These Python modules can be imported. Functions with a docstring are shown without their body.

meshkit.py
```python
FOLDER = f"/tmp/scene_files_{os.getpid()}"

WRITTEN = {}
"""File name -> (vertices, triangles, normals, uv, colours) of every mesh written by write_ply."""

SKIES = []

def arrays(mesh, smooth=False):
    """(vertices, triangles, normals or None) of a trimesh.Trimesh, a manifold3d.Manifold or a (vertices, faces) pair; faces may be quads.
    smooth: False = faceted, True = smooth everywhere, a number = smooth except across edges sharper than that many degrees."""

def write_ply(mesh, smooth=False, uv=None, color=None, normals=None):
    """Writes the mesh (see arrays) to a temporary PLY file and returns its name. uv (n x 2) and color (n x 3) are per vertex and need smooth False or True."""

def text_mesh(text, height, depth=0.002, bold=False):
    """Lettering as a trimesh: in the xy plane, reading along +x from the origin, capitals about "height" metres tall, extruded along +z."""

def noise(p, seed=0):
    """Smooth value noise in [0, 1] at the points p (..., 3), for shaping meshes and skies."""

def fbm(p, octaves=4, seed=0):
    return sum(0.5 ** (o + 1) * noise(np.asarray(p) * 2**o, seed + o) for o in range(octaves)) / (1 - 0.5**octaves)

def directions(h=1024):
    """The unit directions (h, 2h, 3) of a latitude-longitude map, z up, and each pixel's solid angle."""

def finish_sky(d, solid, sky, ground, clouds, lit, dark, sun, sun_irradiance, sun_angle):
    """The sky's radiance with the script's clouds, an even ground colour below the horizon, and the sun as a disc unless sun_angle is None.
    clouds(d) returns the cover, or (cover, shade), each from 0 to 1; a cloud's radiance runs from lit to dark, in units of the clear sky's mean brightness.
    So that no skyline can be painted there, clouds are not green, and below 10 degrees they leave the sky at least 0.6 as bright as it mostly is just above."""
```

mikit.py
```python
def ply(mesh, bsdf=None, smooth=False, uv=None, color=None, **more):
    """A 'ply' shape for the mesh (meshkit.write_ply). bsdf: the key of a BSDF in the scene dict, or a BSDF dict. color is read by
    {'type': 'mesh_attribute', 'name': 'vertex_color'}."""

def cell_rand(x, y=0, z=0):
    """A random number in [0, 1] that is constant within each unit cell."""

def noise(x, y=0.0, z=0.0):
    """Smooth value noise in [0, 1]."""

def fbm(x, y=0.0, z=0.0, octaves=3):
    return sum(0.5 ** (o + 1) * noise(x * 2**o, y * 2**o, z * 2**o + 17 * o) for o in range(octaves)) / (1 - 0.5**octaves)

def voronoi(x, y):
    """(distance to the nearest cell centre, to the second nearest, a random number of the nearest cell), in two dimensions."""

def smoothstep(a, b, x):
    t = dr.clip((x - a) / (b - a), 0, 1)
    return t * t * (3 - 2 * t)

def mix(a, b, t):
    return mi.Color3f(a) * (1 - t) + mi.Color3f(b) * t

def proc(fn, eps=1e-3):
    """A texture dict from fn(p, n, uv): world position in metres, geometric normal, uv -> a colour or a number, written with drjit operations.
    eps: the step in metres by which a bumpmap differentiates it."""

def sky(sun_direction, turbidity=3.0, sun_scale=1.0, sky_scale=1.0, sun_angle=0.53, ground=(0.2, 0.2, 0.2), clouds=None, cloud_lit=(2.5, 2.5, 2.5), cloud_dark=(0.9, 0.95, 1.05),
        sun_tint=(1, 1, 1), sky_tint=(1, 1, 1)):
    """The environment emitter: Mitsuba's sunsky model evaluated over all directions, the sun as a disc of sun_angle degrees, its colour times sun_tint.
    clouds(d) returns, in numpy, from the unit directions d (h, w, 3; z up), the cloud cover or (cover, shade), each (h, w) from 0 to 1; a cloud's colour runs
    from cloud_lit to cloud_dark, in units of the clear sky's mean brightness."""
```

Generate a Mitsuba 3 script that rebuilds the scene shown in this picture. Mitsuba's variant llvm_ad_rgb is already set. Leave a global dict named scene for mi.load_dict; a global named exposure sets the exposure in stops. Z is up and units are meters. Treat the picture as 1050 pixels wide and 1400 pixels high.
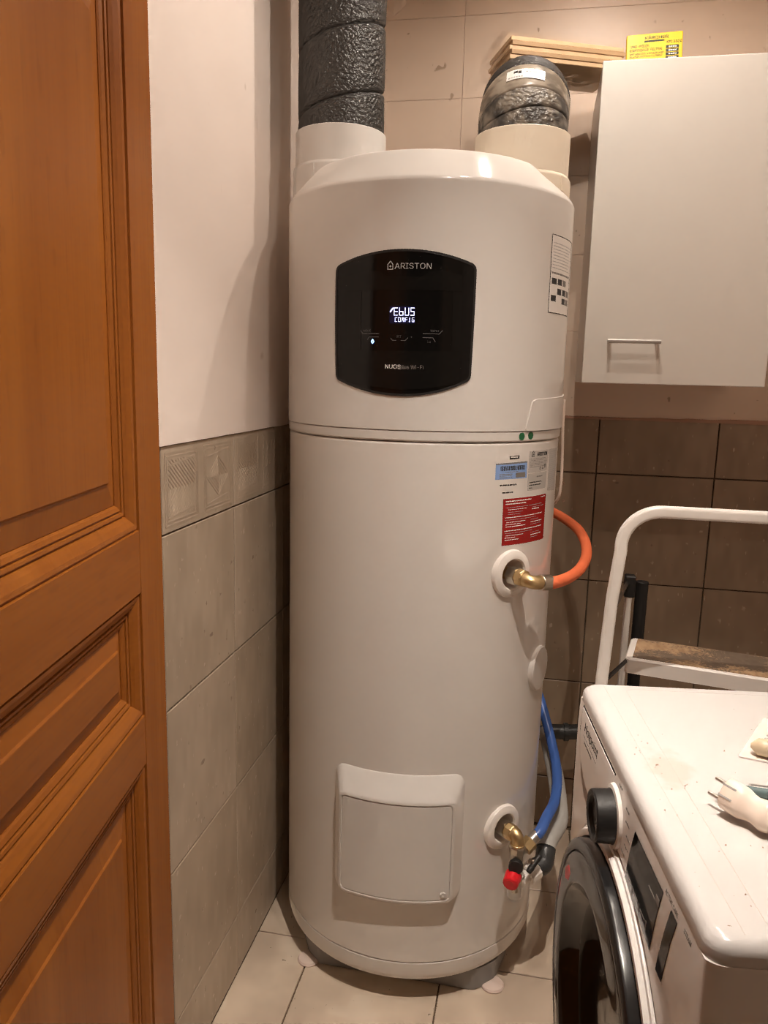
import math, numpy as np, trimesh, drjit as dr, mitsuba as mi, mikit, meshkit, manifold3d as m3
import shapely, shapely.geometry as sg, shapely.affinity as sa
from mikit import proc, noise, fbm, voronoi, smoothstep, mix, ply
T = mi.ScalarTransform4f
rng = np.random.default_rng(7)
scene, labels = {}, {}

# ------------------------------------------------------------------ camera
CAM = np.array([0.6295, 1.2125, 1.4229]); FPX = 1053.6
_pit, _rol, _yaw = 0.174786, 0.024635, 0.191212
_fw = np.array([-math.sin(_yaw) * math.cos(_pit), math.cos(_yaw) * math.cos(_pit), -math.sin(_pit)])
_rt = np.array([math.cos(_yaw), math.sin(_yaw), 0.0]); _up = np.cross(_rt, _fw)
_u2 = -math.sin(_rol) * _rt + math.cos(_rol) * _up
scene['camera'] = {'type': 'perspective', 'fov': math.degrees(2 * math.atan(525 / FPX)), 'fov_axis': 'x', 'near_clip': 0.01,
                   'to_world': T().look_at(origin=CAM.tolist(), target=(CAM + _fw).tolist(), up=_u2.tolist())}
# ------------------------------------------------------------------ lights: a bar of three spots and an unseen single one on the ceiling, one added fill lamp in the hall behind
exposure = 0.5
LAMPS = [(0.745, 3.03), (0.72, 2.63), (0.695, 2.23)]
LAMP_AIM = [(0.745, 3.0), (0.70, 2.60), (0.72, 2.00)]      # where each beam meets the floor
LAMP_Z = 2.60
LAMP_R = 0.024
TINT = (1.0, 0.875, 0.76)
LAMP_RADIANCE = [[k * c for c in TINT] for k in (110, 110, 90)]   # the bulbs
SPOT_INTENSITY = [[k * c for c in TINT] for k in (0.72, 0.68, 1.1)]              # their reflectors' beam
BEAM = [(82., 60.), (82., 60.), (75., 25.)]           # cutoff and full beam half angles
SINGLE = (0.72, 1.92); SINGLE_AIM = (0.50, 2.48); SINGLE_BEAM = (35., 8.)  # out of view, placed and aimed to light the lower heater and floor
SINGLE_BULB = [35 * c for c in TINT]; SINGLE_INTENSITY = [8.5 * c for c in TINT]
HALL_FILL = (1.32, 0.30, 1.95)  # added fill behind the camera, brightens the front of the heater
HALL_FILL_RADIANCE = [24 * c for c in TINT]

# ------------------------------------------------------------------ helpers
def numbered(key):
    if key not in used: used.add(key); return key
    k = 1
    while f'{key}_{k:03d}' in used: k += 1
    used.add(f'{key}_{k:03d}'); return f'{key}_{k:03d}'
used = set()
def thing(name, label, category, group=None):
    k = numbered(name); labels[k] = {'label': label, 'category': category}
    if group: labels[k]['group'] = group
    return k
def struct(name, label=None):
    k = numbered(name); labels[k] = {'kind': 'structure'}
    if label: labels[k]['label'] = label
    return k
HSZ, HSHIFT = 1.0607, np.array([-.0382, -.0736, -.0864])   # the heater and its pipes are drawn at 0.6 m across and stand at 0.636 m
HEATER_PARTS = ('water_heater', 'air_duct', 'hot_water_pipe', 'safety_valve', 'cold_water_pipe', 'drain_siphon', 'drain_hose', 'power_cable')
def obj(name, mesh, bsdf, parent=None, smooth=False, label=None, kind=None, **more):
    k = numbered(f'{parent}__{name}' if parent else name)
    if parent and parent.startswith(HEATER_PARTS): mesh = mesh.copy(); mesh.vertices = np.asarray(mesh.vertices) * HSZ + HSHIFT
    scene[k] = ply(mesh, bsdf, smooth=smooth, **more)
    if label or kind:
        labels.setdefault(k, {})
        if label: labels[k]['label'] = label
        if kind: labels[k]['kind'] = kind
    return k
cat = trimesh.util.concatenate
def V(*a): return np.array(a, float)
def unit(v): v = np.asarray(v, float); return v / np.linalg.norm(v)
def box(x0, x1, y0, y1, z0, z1):
    m = trimesh.creation.box(extents=(x1 - x0, y1 - y0, z1 - z0)); m.apply_translation(((x0 + x1) / 2, (y0 + y1) / 2, (z0 + z1) / 2)); return m
def cbox(x0, x1, y0, y1, z0, z1, c=0.002):
    """box with chamfered edges (convex hull of its three shrunken versions)"""
    c = min(c, (x1 - x0) * .45, (y1 - y0) * .45, (z1 - z0) * .45)
    P = []
    for sx in (0, 1):
        for sy in (0, 1):
            for sz in (0, 1):
                X, Y, Z = (x0, x1)[sx], (y0, y1)[sy], (z0, z1)[sz]; dx, dy, dz = (c, -c)[sx], (c, -c)[sy], (c, -c)[sz]
                P += [(X, Y + dy, Z + dz), (X + dx, Y, Z + dz), (X + dx, Y + dy, Z)]
    return trimesh.convex.convex_hull(np.array(P))
def lathe(profile, n=96, cap=True):
    """profile [(r, z)] from bottom to top, about z"""
    pr = np.array(profile, float); a = np.arange(n) * 2 * np.pi / n
    v = np.stack([pr[:, None, 0] * np.cos(a), pr[:, None, 0] * np.sin(a), np.repeat(pr[:, 1:], n, 1)], -1).reshape(-1, 3)
    f = []
    for i in range(len(pr) - 1):
        j = np.arange(n); k = (j + 1) % n
        f.append(np.stack([i * n + j, i * n + k, (i + 1) * n + k, (i + 1) * n + j], 1))
    f = np.vstack(f); f = np.vstack([f[:, [0, 1, 2]], f[:, [0, 2, 3]]])
    m = trimesh.Trimesh(v, f, process=False)
    m.merge_vertices(); m.update_faces(m.nondegenerate_faces()); m.remove_unreferenced_vertices()
    return m
def frame_to(mesh, origin, zdir, xdir=None):
    """moves a mesh so that its z axis lies along zdir at origin"""
    z = unit(zdir); x = V(1, 0, 0) if xdir is None else V(*xdir)
    if abs(unit(x) @ z) > .98: x = V(0, 1, 0)
    x = unit(x - (x @ z) * z); M = np.eye(4); M[:3, 0], M[:3, 1], M[:3, 2], M[:3, 3] = x, np.cross(z, x), z, origin
    m = mesh.copy(); m.apply_transform(M); return m
def catmull(P, n=10):
    P = np.array(P, float); Q = np.vstack([2 * P[0] - P[1], P, 2 * P[-1] - P[-2]]); out = []
    for i in range(1, len(Q) - 2):
        for t in np.arange(n) / n:
            a, b, c, d = Q[i - 1:i + 3]
            out.append(.5 * (2 * b + (c - a) * t + (2 * a - 5 * b + 4 * c - d) * t * t + (3 * b - a - 3 * c + d) * t ** 3))
    return np.array(out + [P[-1]])
def tube(path, r, n=20, cap=True, section=None):
    path = np.array(path, float); r = np.broadcast_to(np.asarray(r, float), (len(path),))
    t = np.gradient(path, axis=0); t /= np.linalg.norm(t, axis=1, keepdims=True)
    nrm = np.cross(t[0], V(.3, .2, .9)); nrm /= np.linalg.norm(nrm); v = []
    a = np.arange(n) * 2 * np.pi / n
    for i in range(len(path)):
        nrm = nrm - (nrm @ t[i]) * t[i]; nrm /= np.linalg.norm(nrm); b = np.cross(t[i], nrm)
        v.append(path[i] + r[i] * (np.cos(a)[:, None] * nrm + np.sin(a)[:, None] * b))
    v = np.vstack(v); f = []
    j = np.arange(n); k = (j + 1) % n
    for i in range(len(path) - 1):
        f += [np.stack([i * n + j, i * n + k, (i + 1) * n + k], 1), np.stack([i * n + j, (i + 1) * n + k, (i + 1) * n + j], 1)]
    if cap:
        v = np.vstack([v, path[0], path[-1]]); L = len(v); e = (len(path) - 1) * n
        f += [np.stack([k, j, j * 0 + L - 2], 1), np.stack([e + j, e + k, j * 0 + L - 1], 1)]
    return trimesh.Trimesh(v, np.vstack(f), process=False)
def extrude(poly, h):
    g = [p for p in getattr(poly, 'geoms', [poly]) if p.area > 1e-10]
    return cat([trimesh.creation.extrude_polygon(p, h, engine='earcut') for p in g])
def rrect(x0, x1, y0, y1, r, q=6): return sg.box(x0 + r, y0 + r, x1 - r, y1 - r).buffer(r, quad_segs=q)
def loft(rings, cap0=True, cap1=True):
    """closed rings of equal count -> surface"""
    n = len(rings[0]); v = np.vstack(rings); j = np.arange(n); k = (j + 1) % n; f = []
    for i in range(len(rings) - 1):
        f += [np.stack([i * n + j, i * n + k, (i + 1) * n + k], 1), np.stack([i * n + j, (i + 1) * n + k, (i + 1) * n + j], 1)]
    for on, o in ((cap0, 0), (cap1, (len(rings) - 1) * n)):
        if on:
            c = rings[0 if o == 0 else -1].mean(0); v = np.vstack([v, c]); L = len(v) - 1
            f.append(np.stack([o + k, o + j, j * 0 + L], 1) if o == 0 else np.stack([o + j, o + k, j * 0 + L], 1))
    m = trimesh.Trimesh(v, np.vstack(f), process=False); return m
def to_m3(m): m = m.copy(); m.merge_vertices(); return m3.Manifold(m3.Mesh(np.asarray(m.vertices, np.float32), np.asarray(m.faces, np.uint32)))
def from_m3(M): q = M.to_mesh(); return trimesh.Trimesh(np.array(q.vert_properties)[:, :3], np.array(q.tri_verts), process=False)
def hexprism(r, h): return trimesh.creation.cylinder(radius=r, height=h, sections=6)
def cyl(p0, p1, r, n=28, r1=None, c=0.001):
    p0, p1 = V(*p0), V(*p1); L = np.linalg.norm(p1 - p0); r1 = r if r1 is None else r1; c = min(c, r * .4, r1 * .4, L * .4)
    return frame_to(lathe([(0, 0), (r - c, 0), (r, c), (r1, L - c), (r1 - c, L), (0, L)], n), p0, p1 - p0)
def text_poly(s, h, bold=False):
    """text as a shapely shape, capitals h tall, origin at left baseline"""
    m = meshkit.text_mesh(s, h, 0.001, bold)
    return m
def placed(mesh, M):
    m = mesh.copy(); m.apply_transform(M); return m

# ------------------------------------------------------------------ materials
def rgb(*c): return {'type': 'rgb', 'value': list(c)}
def srgb(r, g, b):
    f = lambda c: ((c / 255 + .055) / 1.055) ** 2.4 if c > 10 else c / 255 / 12.92
    return (f(r), f(g), f(b))
def mat(name, base, rough=.5, spec=.5, metal=0., two=True, **more):
    b = {'type': 'principled', 'base_color': base if isinstance(base, dict) else rgb(*base), 'roughness': rough, 'specular': spec, 'metallic': metal, **more}
    scene[name] = {'type': 'twosided', 'bsdf': b} if two else b
    return name
def bumped(name, base, bump, scale, rough=.5, spec=.5, **more):
    b = {'type': 'principled', 'base_color': base if isinstance(base, dict) else rgb(*base), 'roughness': rough, 'specular': spec, **more}
    scene[name] = {'type': 'twosided', 'bsdf': {'type': 'bumpmap', 'scale': scale, 'arbitrary': bump, 'bsdf': b}}
    return name
mat('m_enamel', (.64, .615, .58), .07, .85)
mat('m_shell_plastic', (.60, .58, .55), .09, .75)
mat('m_cream_plastic', (.78, .70, .57), .35)
mat('m_white_plastic', (.74, .71, .67), .28)
mat('m_gray_plastic', (.20, .195, .19), .5)
mat('m_black_gloss', (.004, .004, .004), .07, .28)
mat('m_black_gloss2', (.006, .0058, .0055), .2, .25)
mat('m_black_matte', (.012, .012, .012), .45, .35)
mat('m_print_gray', (.34, .34, .34), .5)
mat('m_print_dim', (.07, .07, .07), .5)
mat('m_print_white', (.75, .73, .70), .5)
mat('m_print_black', (.015, .015, .015), .6)
mat('m_print_mid', (.16, .15, .14), .6)
mat('m_brass', (.66, .49, .26), .40, .5, 1.0)
mat('m_nickel', (.62, .57, .49), .32, .5, 1.0)
mat('m_steel', (.55, .53, .50), .28, .5, 1.0)
mat('m_orange', (.80, .18, .075), .33)
mat('m_blue', (.045, .115, .37), .3)
mat('m_red_knob', (.58, .012, .02), .25)
mat('m_red_foam', (.42, .03, .02), .8)
mat('m_gray_foam', (.30, .28, .26), .8)
mat('m_green_dot', (.008, .10, .035), .5)
mat('m_label_blue', (.20, .32, .58), .4)
mat('m_label_silver', (.42, .40, .375), .4)
mat('m_label_white', (.70, .68, .65), .4)
mat('m_label_gray', (.40, .385, .36), .5)
mat('m_label_red', (.26, .007, .006), .3)
mat('m_cabinet', (.70, .67, .62), .32, .4)
mat('m_alu', (.52, .50, .47), .38, .5, .6)
def f_rubber_lines(p, n, uv): return mix((.022, .021, .020), (.042, .040, .0375), fbm(p.x * 30, p.y * 30, p.z * 30, 3))
def b_foam(p, n, uv):
    return noise(p.x * 190, p.y * 190, p.z * 190) * .7 + noise(p.x * 430, p.y * 430, p.z * 430) * .3
bumped('m_foam', proc(f_rubber_lines), proc(b_foam, eps=8e-4), .0060, .34, .6)
def f_foam2(p, n, uv):
    a = fbm(p.x * 24, p.y * 24, p.z * 24, 3); b = noise(p.x * 90, p.y * 90, p.z * 60)
    return mix((.05, .046, .041), (.22, .195, .16), smoothstep(.40, .75, a * .7 + b * .35))
bumped('m_foam_dusty', proc(f_foam2), proc(b_foam, eps=8e-4), .0060, .34, .6)
def f_tape(p, n, uv): return mix((.13, .112, .09), (.31, .265, .21), smoothstep(.35, .7, fbm(p.x * 30, p.y * 30, p.z * 45, 3)))
mat('m_tape', proc(f_tape), .24, .6)
def f_wall(p, n, uv):
    a = fbm(p.x * 3.1, p.y * 3.1, p.z * 2.3, 3); s = noise(p.x * 40 + 3, p.y * 14, p.z * 9); s2 = noise(p.x * 90, p.y * 60 + 9, p.z * 26)
    c = mix((.68, .595, .54), (.75, .67, .615), a)
    m = smoothstep(.80, .90, s) * smoothstep(.70, .85, s2)
    return mix(c, (.34, .25, .18), m * .55)
def b_wall(p, n, uv): return fbm(p.x * 9, p.y * 9, p.z * 7, 3) + .25 * noise(p.x * 60, p.y * 60, p.z * 40)
bumped('m_plaster', proc(f_wall), proc(b_wall, eps=3e-3), .0035, .55, .35)
def f_wall2(p, n, uv):
    a = fbm(p.x * 3.3 + 7, p.y * 3.1, p.z * 3, 3); s = noise(p.x * 38 + 3, p.y * 14, p.z * 24); s2 = noise(p.x * 100, 4., p.z * 70)
    c = mix((.55, .43, .335), (.63, .50, .40), a)
    m = smoothstep(.86, .92, s) * smoothstep(.62, .72, s2)
    return mix(c, (.26, .17, .11), m * .7)
bumped('m_painted', proc(f_wall2), proc(b_wall, eps=3e-3), .0015, .42, .45)
def f_tile(seed, dark, lite):
    def fn(p, n, uv):
        a = fbm(p.x * 7 + seed, p.y * 7, p.z * 5 + seed, 4); v = noise(p.x * 60 + seed, p.y * 60, p.z * 16); q = noise(p.x * 80, p.y * 80 + seed, p.z * 55)
        w = noise(p.x * 160, p.y * 160, p.z * 50 + seed)
        c = mix(dark, lite, smoothstep(.2, .8, a * .75 + v * .25))
        c = mix(c, (.10, .07, .05), smoothstep(.88, .95, q) * smoothstep(.55, .8, v) * .5)
        return mix(c, (.52, .43, .34), smoothstep(.83, .92, w) * smoothstep(.5, .8, q) * .6)
    return fn
def b_tile(p, n, uv): return fbm(p.x * 14, p.y * 14, p.z * 10, 3)
WT = [bumped(f'm_walltile_{i}', proc(f_tile(3.7 * i, d, l)), proc(b_tile, eps=2e-3), .0022, .42, .45) for i, (d, l) in enumerate([((.32, .255, .19), (.40, .325, .248)), ((.305, .242, .18), (.39, .314, .236)), ((.335, .27, .205), (.415, .337, .26))])]
BT = [bumped(f'm_backtile_{i}', proc(f_tile(11.3 * i + 2, d, l)), proc(b_tile, eps=2e-3), .0022, .40, .45) for i, (d, l) in enumerate([((.24, .175, .12), (.31, .235, .165)), ((.225, .165, .112), (.295, .22, .155))])]
def f_floor(p, n, uv):
    a = fbm(p.x * 6, p.y * 6, 3., 4); q = noise(p.x * 120, p.y * 120, 2.); w = noise(p.x * 23, p.y * 23, 9.)
    c = mix((.45, .365, .285), (.58, .48, .375), smoothstep(.25, .75, a))
    c = mix(c, (.62, .54, .44), smoothstep(.62, .82, w) * smoothstep(.4, .7, a) * .5)
    return mix(c, (.12, .085, .055), smoothstep(.955, .985, q) * smoothstep(.55, .75, w))
bumped('m_floortile', proc(f_floor), proc(b_tile, eps=2e-3), .0018, .33, .5)
def f_grout(p, n, uv): return mix((.105, .075, .05), (.16, .115, .08), noise(p.x * 60, p.y * 60, p.z * 60))
mat('m_grout', proc(f_grout), .9, .2)
mat('m_mortar', (.36, .22, .16), .9, .2)
def wood(axis):
    def fn(p, n, uv):
        # door coordinates: s along the door, z up
        s = p.y * .986 - p.x * .165
        (a, b) = (s, p.z) if axis == 'z' else (p.z, s)
        g = fbm(a * 15 + 2.0 * noise(a * 3, b * .9, 1.), b * 1.1, 4., 3); fine = noise(a * 260, b * 7, 2.)
        k = noise(a * 9, b * 2.2, 7.)
        pore = smoothstep(.80, .9, noise(a * 200, b * 22, 5.))
        c = mix((.215, .064, .0085), (.28, .093, .0135), smoothstep(.15, .85, g * .85 + fine * .15))
        c = mix(c, (.18, .050, .008), smoothstep(.62, .80, k) * smoothstep(.4, .7, g) * .5)
        return mix(c, (.13, .036, .006), pore * .18)
    return fn
mat('m_wood_v', proc(wood('z')), .38, .2)
mat('m_wood_h', proc(wood('s')), .38, .2)
mat('m_ladder', (.72, .69, .65), .34)
mat('m_leg', (.58, .56, .53), .4)
def f_mat(p, n, uv):
    a = fbm(p.x * 13 + 3.3, p.y * 16, 9., 4); b = noise(p.x * 130, p.y * 60, 1.); g = noise(p.x * 300, p.y * 300, 3.)
    c = mix((.30, .19, .105), (.41, .28, .17), b)
    return mix(c, (.085, .07, .06), smoothstep(.42, .60, a * .8 + g * .2) * .8)
mat('m_tread', proc(f_mat), .7, .3)
def f_washer(p, n, uv):
    d = noise(p.x * 130, p.y * 130, 2.); r = dr.sqrt(dr.square((p.x - .823) / .03) + dr.square((p.y - 2.20) / .055))
    blot = smoothstep(1.15, .5, r + .9 * (fbm(p.x * 60, p.y * 60, 1., 3) - .5))
    sp = smoothstep(.985, .995, d)
    c = mix((.57, .562, .548), (.49, .37, .28), blot * .35)
    return mix(c, (.25, .15, .09), sp * .8)
mat('m_washer_top', proc(f_washer), .16, .5)
mat('m_seam', (.52, .47, .43), .4)
mat('m_washer', (.70, .68, .655), .2, .5)
mat('m_glass_dark', (.008, .007, .0065), .04, .6)
mat('m_ring_black', (.012, .012, .0125), .22, .5)
def f_cork(p, n, uv): return mix((.52, .36, .20), (.66, .49, .30), fbm(p.x * 40, p.y * 40, p.z * 90, 3))
mat('m_board', proc(f_cork), .55)
mat('m_board2', (.40, .26, .14), .6)
mat('m_yellow', (.74, .49, .025), .4)
mat('m_plug', (.82, .70, .60), .35)
mat('m_teal', (.11, .165, .17), .4)
mat('m_cream', (.60, .49, .335), .4)
mat('m_pouch', (.74, .68, .63), .3)
mat('m_hose_gray', (.36, .355, .335), .4)
mat('m_rubber', (.028, .03, .031), .35)
mat('m_hall', (.30, .22, .16), .8, .3)  # walls out of view, kept dark to cut bounced light
mat('m_ceiling', (.72, .66, .59), .8, .3)
mat('m_cable', (.66, .55, .47), .4)
mat('m_silicone', (.60, .49, .43), .5)
scene['m_film'] = {'type': 'thindielectric', 'int_ior': 1.4}
scene['m_clear'] = {'type': 'dielectric', 'int_ior': 1.45, 'ext_ior': 1.0}

# ------------------------------------------------------------------ the room
W_X, YB, CEIL, YF = 1.48, 3.569, 2.70, 1.28
J = 0.0035                                            # joint width
ROWB = [1.2927, 1.1351]; HR = 0.3282                  # left wall: band of relief tiles, then rows
wl = struct('wall_left', 'plastered left wall over beige tiles with a relief tile band')
obj('backing', box(-.12, -.007, -.9, YB + .1, 0, CEIL), 'm_grout', wl)
def plaster_slab(y0, y1, z0, z1, x, n=70):
    """the plaster above the tiles, its lower edge a little uneven"""
    ys = np.linspace(y0, y1, n); low = z0 + .0022 * (meshkit.fbm(np.stack([ys * 22, ys * 0, ys * 0], 1), 3) - .45)
    poly = sg.Polygon([(y, z) for y, z in zip(ys, low)] + [(y1, z1), (y0, z1)])
    m = extrude(poly, .014); v = m.vertices.copy(); m.vertices = np.stack([v[:, 2] - .010 + x, v[:, 0], v[:, 1]], 1); m.invert() if m.volume < 0 else None
    return m
obj('plaster', plaster_slab(-.9, YB, ROWB[0] + .002, CEIL, 0), 'm_plaster', wl)
def relief(kind, w, h):
    """raised strokes of a relief panel as a shapely shape in 0..w, 0..h"""
    L = []; fr = .0016
    def ln(*p, r=fr): L.append(sg.LineString(p).buffer(r, quad_segs=2))
    m = .012
    for k, e in ((m, fr), (m + .007, fr * .8)):
        ln((k, k), (w - k, k), (w - k, h - k), (k, h - k), (k, k), r=e)
    i = m + .013
    if kind == 0:                                     # three cells of loops and strokes
        r2 = np.random.default_rng(5)
        for c in range(3):
            z0 = i + c * (h - 2 * i) / 3; z1 = z0 + (h - 2 * i) / 3
            if c: ln((i, z0), (w - i, z0 + .003))
            for q in range(5):
                cx, cz = i + (w - 2 * i) * (.12 + .19 * q), z0 + (z1 - z0) * (.3 + .4 * r2.random()); a0 = r2.random() * 6
                pts = [(cx + (.004 + .0035 * t) * math.cos(a0 + t * 1.4), cz + (.004 + .0035 * t) * math.sin(a0 + t * 1.4)) for t in np.linspace(0, 3.2, 12)]
                pts = [(min(max(x, i), w - i), min(max(z, z0 + .004), z1 - .004)) for x, z in pts]
                L.append(sg.LineString(pts).buffer(.0012, quad_segs=2))
    else:                                             # zigzag hatch
        clip = sg.box(i, i, w - i, h - i); G = []
        mid = h / 2
        for k in range(-6, 14):
            a = k * .0115
            up = sg.LineString([(i + a - .03, mid), (i + a + .035, h - i)]); dn = sg.LineString([(i + a - .03, mid), (i + a + .035, i)])
            G += [(up if kind == 1 or k % 2 else dn).buffer(.0011, quad_segs=1), (dn if kind == 1 or k % 2 == 0 else up).buffer(.0011, quad_segs=1)]
        if kind == 2:
            G = []
            for k in range(5):
                a, b = (w / 2 - i) * (1 - k / 5), (h / 2 - i - .012) * (1 - k / 5)
                G.append(sg.LineString([(w / 2 - a, mid), (w / 2, mid + b), (w / 2 + a, mid), (w / 2, mid - b), (w / 2 - a, mid)]).buffer(.0011, quad_segs=1))
        ln((i, h - i), (w - i, h - i - .010)); ln((i, i + .010), (w - i, i))
        L += [g.intersection(clip) for g in G]
    return shapely.union_all(L)
_RC = {}
def relief_mesh(kind, w, h):
    k = (kind, round(w, 4), round(h, 4))
    if k not in _RC: _RC[k] = extrude(relief(kind, w, h).simplify(.0002), .0009)
    return _RC[k]
def tile_mesh(w, h, t=.007, c=.0012): return cbox(0, w, 0, h, -t, 0, c)
def put_left(m, y0, z0):                              # local x runs towards the camera (-y), local y up, local z out of the wall (+x)
    M = np.eye(4); M[:3, 0], M[:3, 1], M[:3, 2] = (0, -1, 0), (0, 0, 1), (1, 0, 0); M[:3, 3] = (0, y0, z0)
    m = m.copy(); m.apply_transform(M); m.invert() if np.linalg.det(M[:3, :3]) < 0 else None; return m
def put_back(m, x0, z0):
    M = np.eye(4); M[:3, 0], M[:3, 1], M[:3, 2] = (1, 0, 0), (0, 0, 1), (0, -1, 0); M[:3, 3] = (x0, YB, z0)
    m = m.copy(); m.apply_transform(M); return m
TW = 0.328
yj = 2.7588
ycols = [yj + k * TW for k in range(3, -8, -1)]       # joint positions, towards the camera
for ci, yc in enumerate(ycols):
    y1 = min(yc, YB - .002); y0 = max(yc - TW + J, -.9)
    if y1 - y0 < .02: continue
    w = y1 - y0
    h = ROWB[0] - ROWB[1] - J
    parts = [tile_mesh(w, h)]
    for q in range(2):
        if w > TW * .8: parts.append(sa_t := relief_mesh((0, 1, 2, 1)[(ci * 2 + q) % 4] if ci != 3 else (2, 1)[q], TW / 2 - .006, h).copy()); sa_t.apply_translation((q * TW / 2 + .002, 0, 0))
        elif q == 0 and w > .14: parts.append(sa_t := relief_mesh(2, TW / 2 - .006, h).copy()); sa_t.apply_translation((w - TW / 2, 0, 0))
    obj('border_tile', put_left(cat(parts), y1, ROWB[1] + J), WT[ci % 3], wl)
    z = ROWB[1]
    r = 0
    while z > .03:
        z0 = max(z - HR + J, .002)
        t = tile_mesh(w, z - z0); t.apply_translation((0, 0, rng.uniform(-.0006, .0004)))
        obj('wall_tile', put_left(t, y1, z0), WT[(ci + 2 * r) % 3], wl); z -= HR; r += 1

wb = struct('wall_back', 'back wall, painted above and brown tiled below')
obj('backing', box(-.1, W_X + .1, YB + .007, YB + .12, 0, CEIL), 'm_grout', wb)
ZT2, B2 = 1.3134, 0.1622
for x0, x1 in ((0.0, .3697), (.3703, W_X)):           # the painted old panels, their joints faint
    zs = [ZT2 + .006, 1.5635, 1.777, 1.990, 2.2045, 2.419, CEIL]
    for a, b in zip(zs[:-1], zs[1:]):
        obj('painted_panel', cbox(x0, x1, YB - .0005, YB + .008, a + .0002, b - .0002, .0006), 'm_painted', wb)
ys = np.linspace(.0, W_X, 120)
low = np.full(120, ZT2 - .001); hi = ZT2 + .006 + .014 * np.clip(meshkit.fbm(np.stack([ys * 9, ys * 0, ys * 0], 1), 4, 3) - .38, 0, 1)
m = extrude(sg.Polygon(list(zip(ys, low)) + list(zip(ys[::-1], hi[::-1]))), .0035); obj('mortar_bead', put_back(m, 0, 0), 'm_mortar', wb)
TWB = .3315; xb1 = .814
for ci, k in enumerate(range(-3, 3)):
    x0 = max(xb1 + k * TWB, .002); x1 = min(xb1 + (k + 1) * TWB - J, W_X - .002)
    if x1 - x0 < .02: continue
    w = x1 - x0; h = B2 - J; parts = [tile_mesh(w, h)]
    if w > TWB * .9:
        for q in range(2):
            parts.append(sa_t := relief_mesh((0, 1)[q], TW / 2 - .006, h).copy()); sa_t.apply_translation((q * TWB / 2 + .002, 0, -.0006))
    obj('border_tile', put_back(cat(parts), x0, ZT2 - B2 + J), BT[ci % 2], wb)
    z = ZT2 - B2; r = 0
    while z > .03:
        z0 = max(z - HR + J, .002)
        obj('wall_tile', put_back(tile_mesh(w, z - z0), x0, z0), BT[(ci + r) % 2], wb); z -= HR; r += 1
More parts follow.
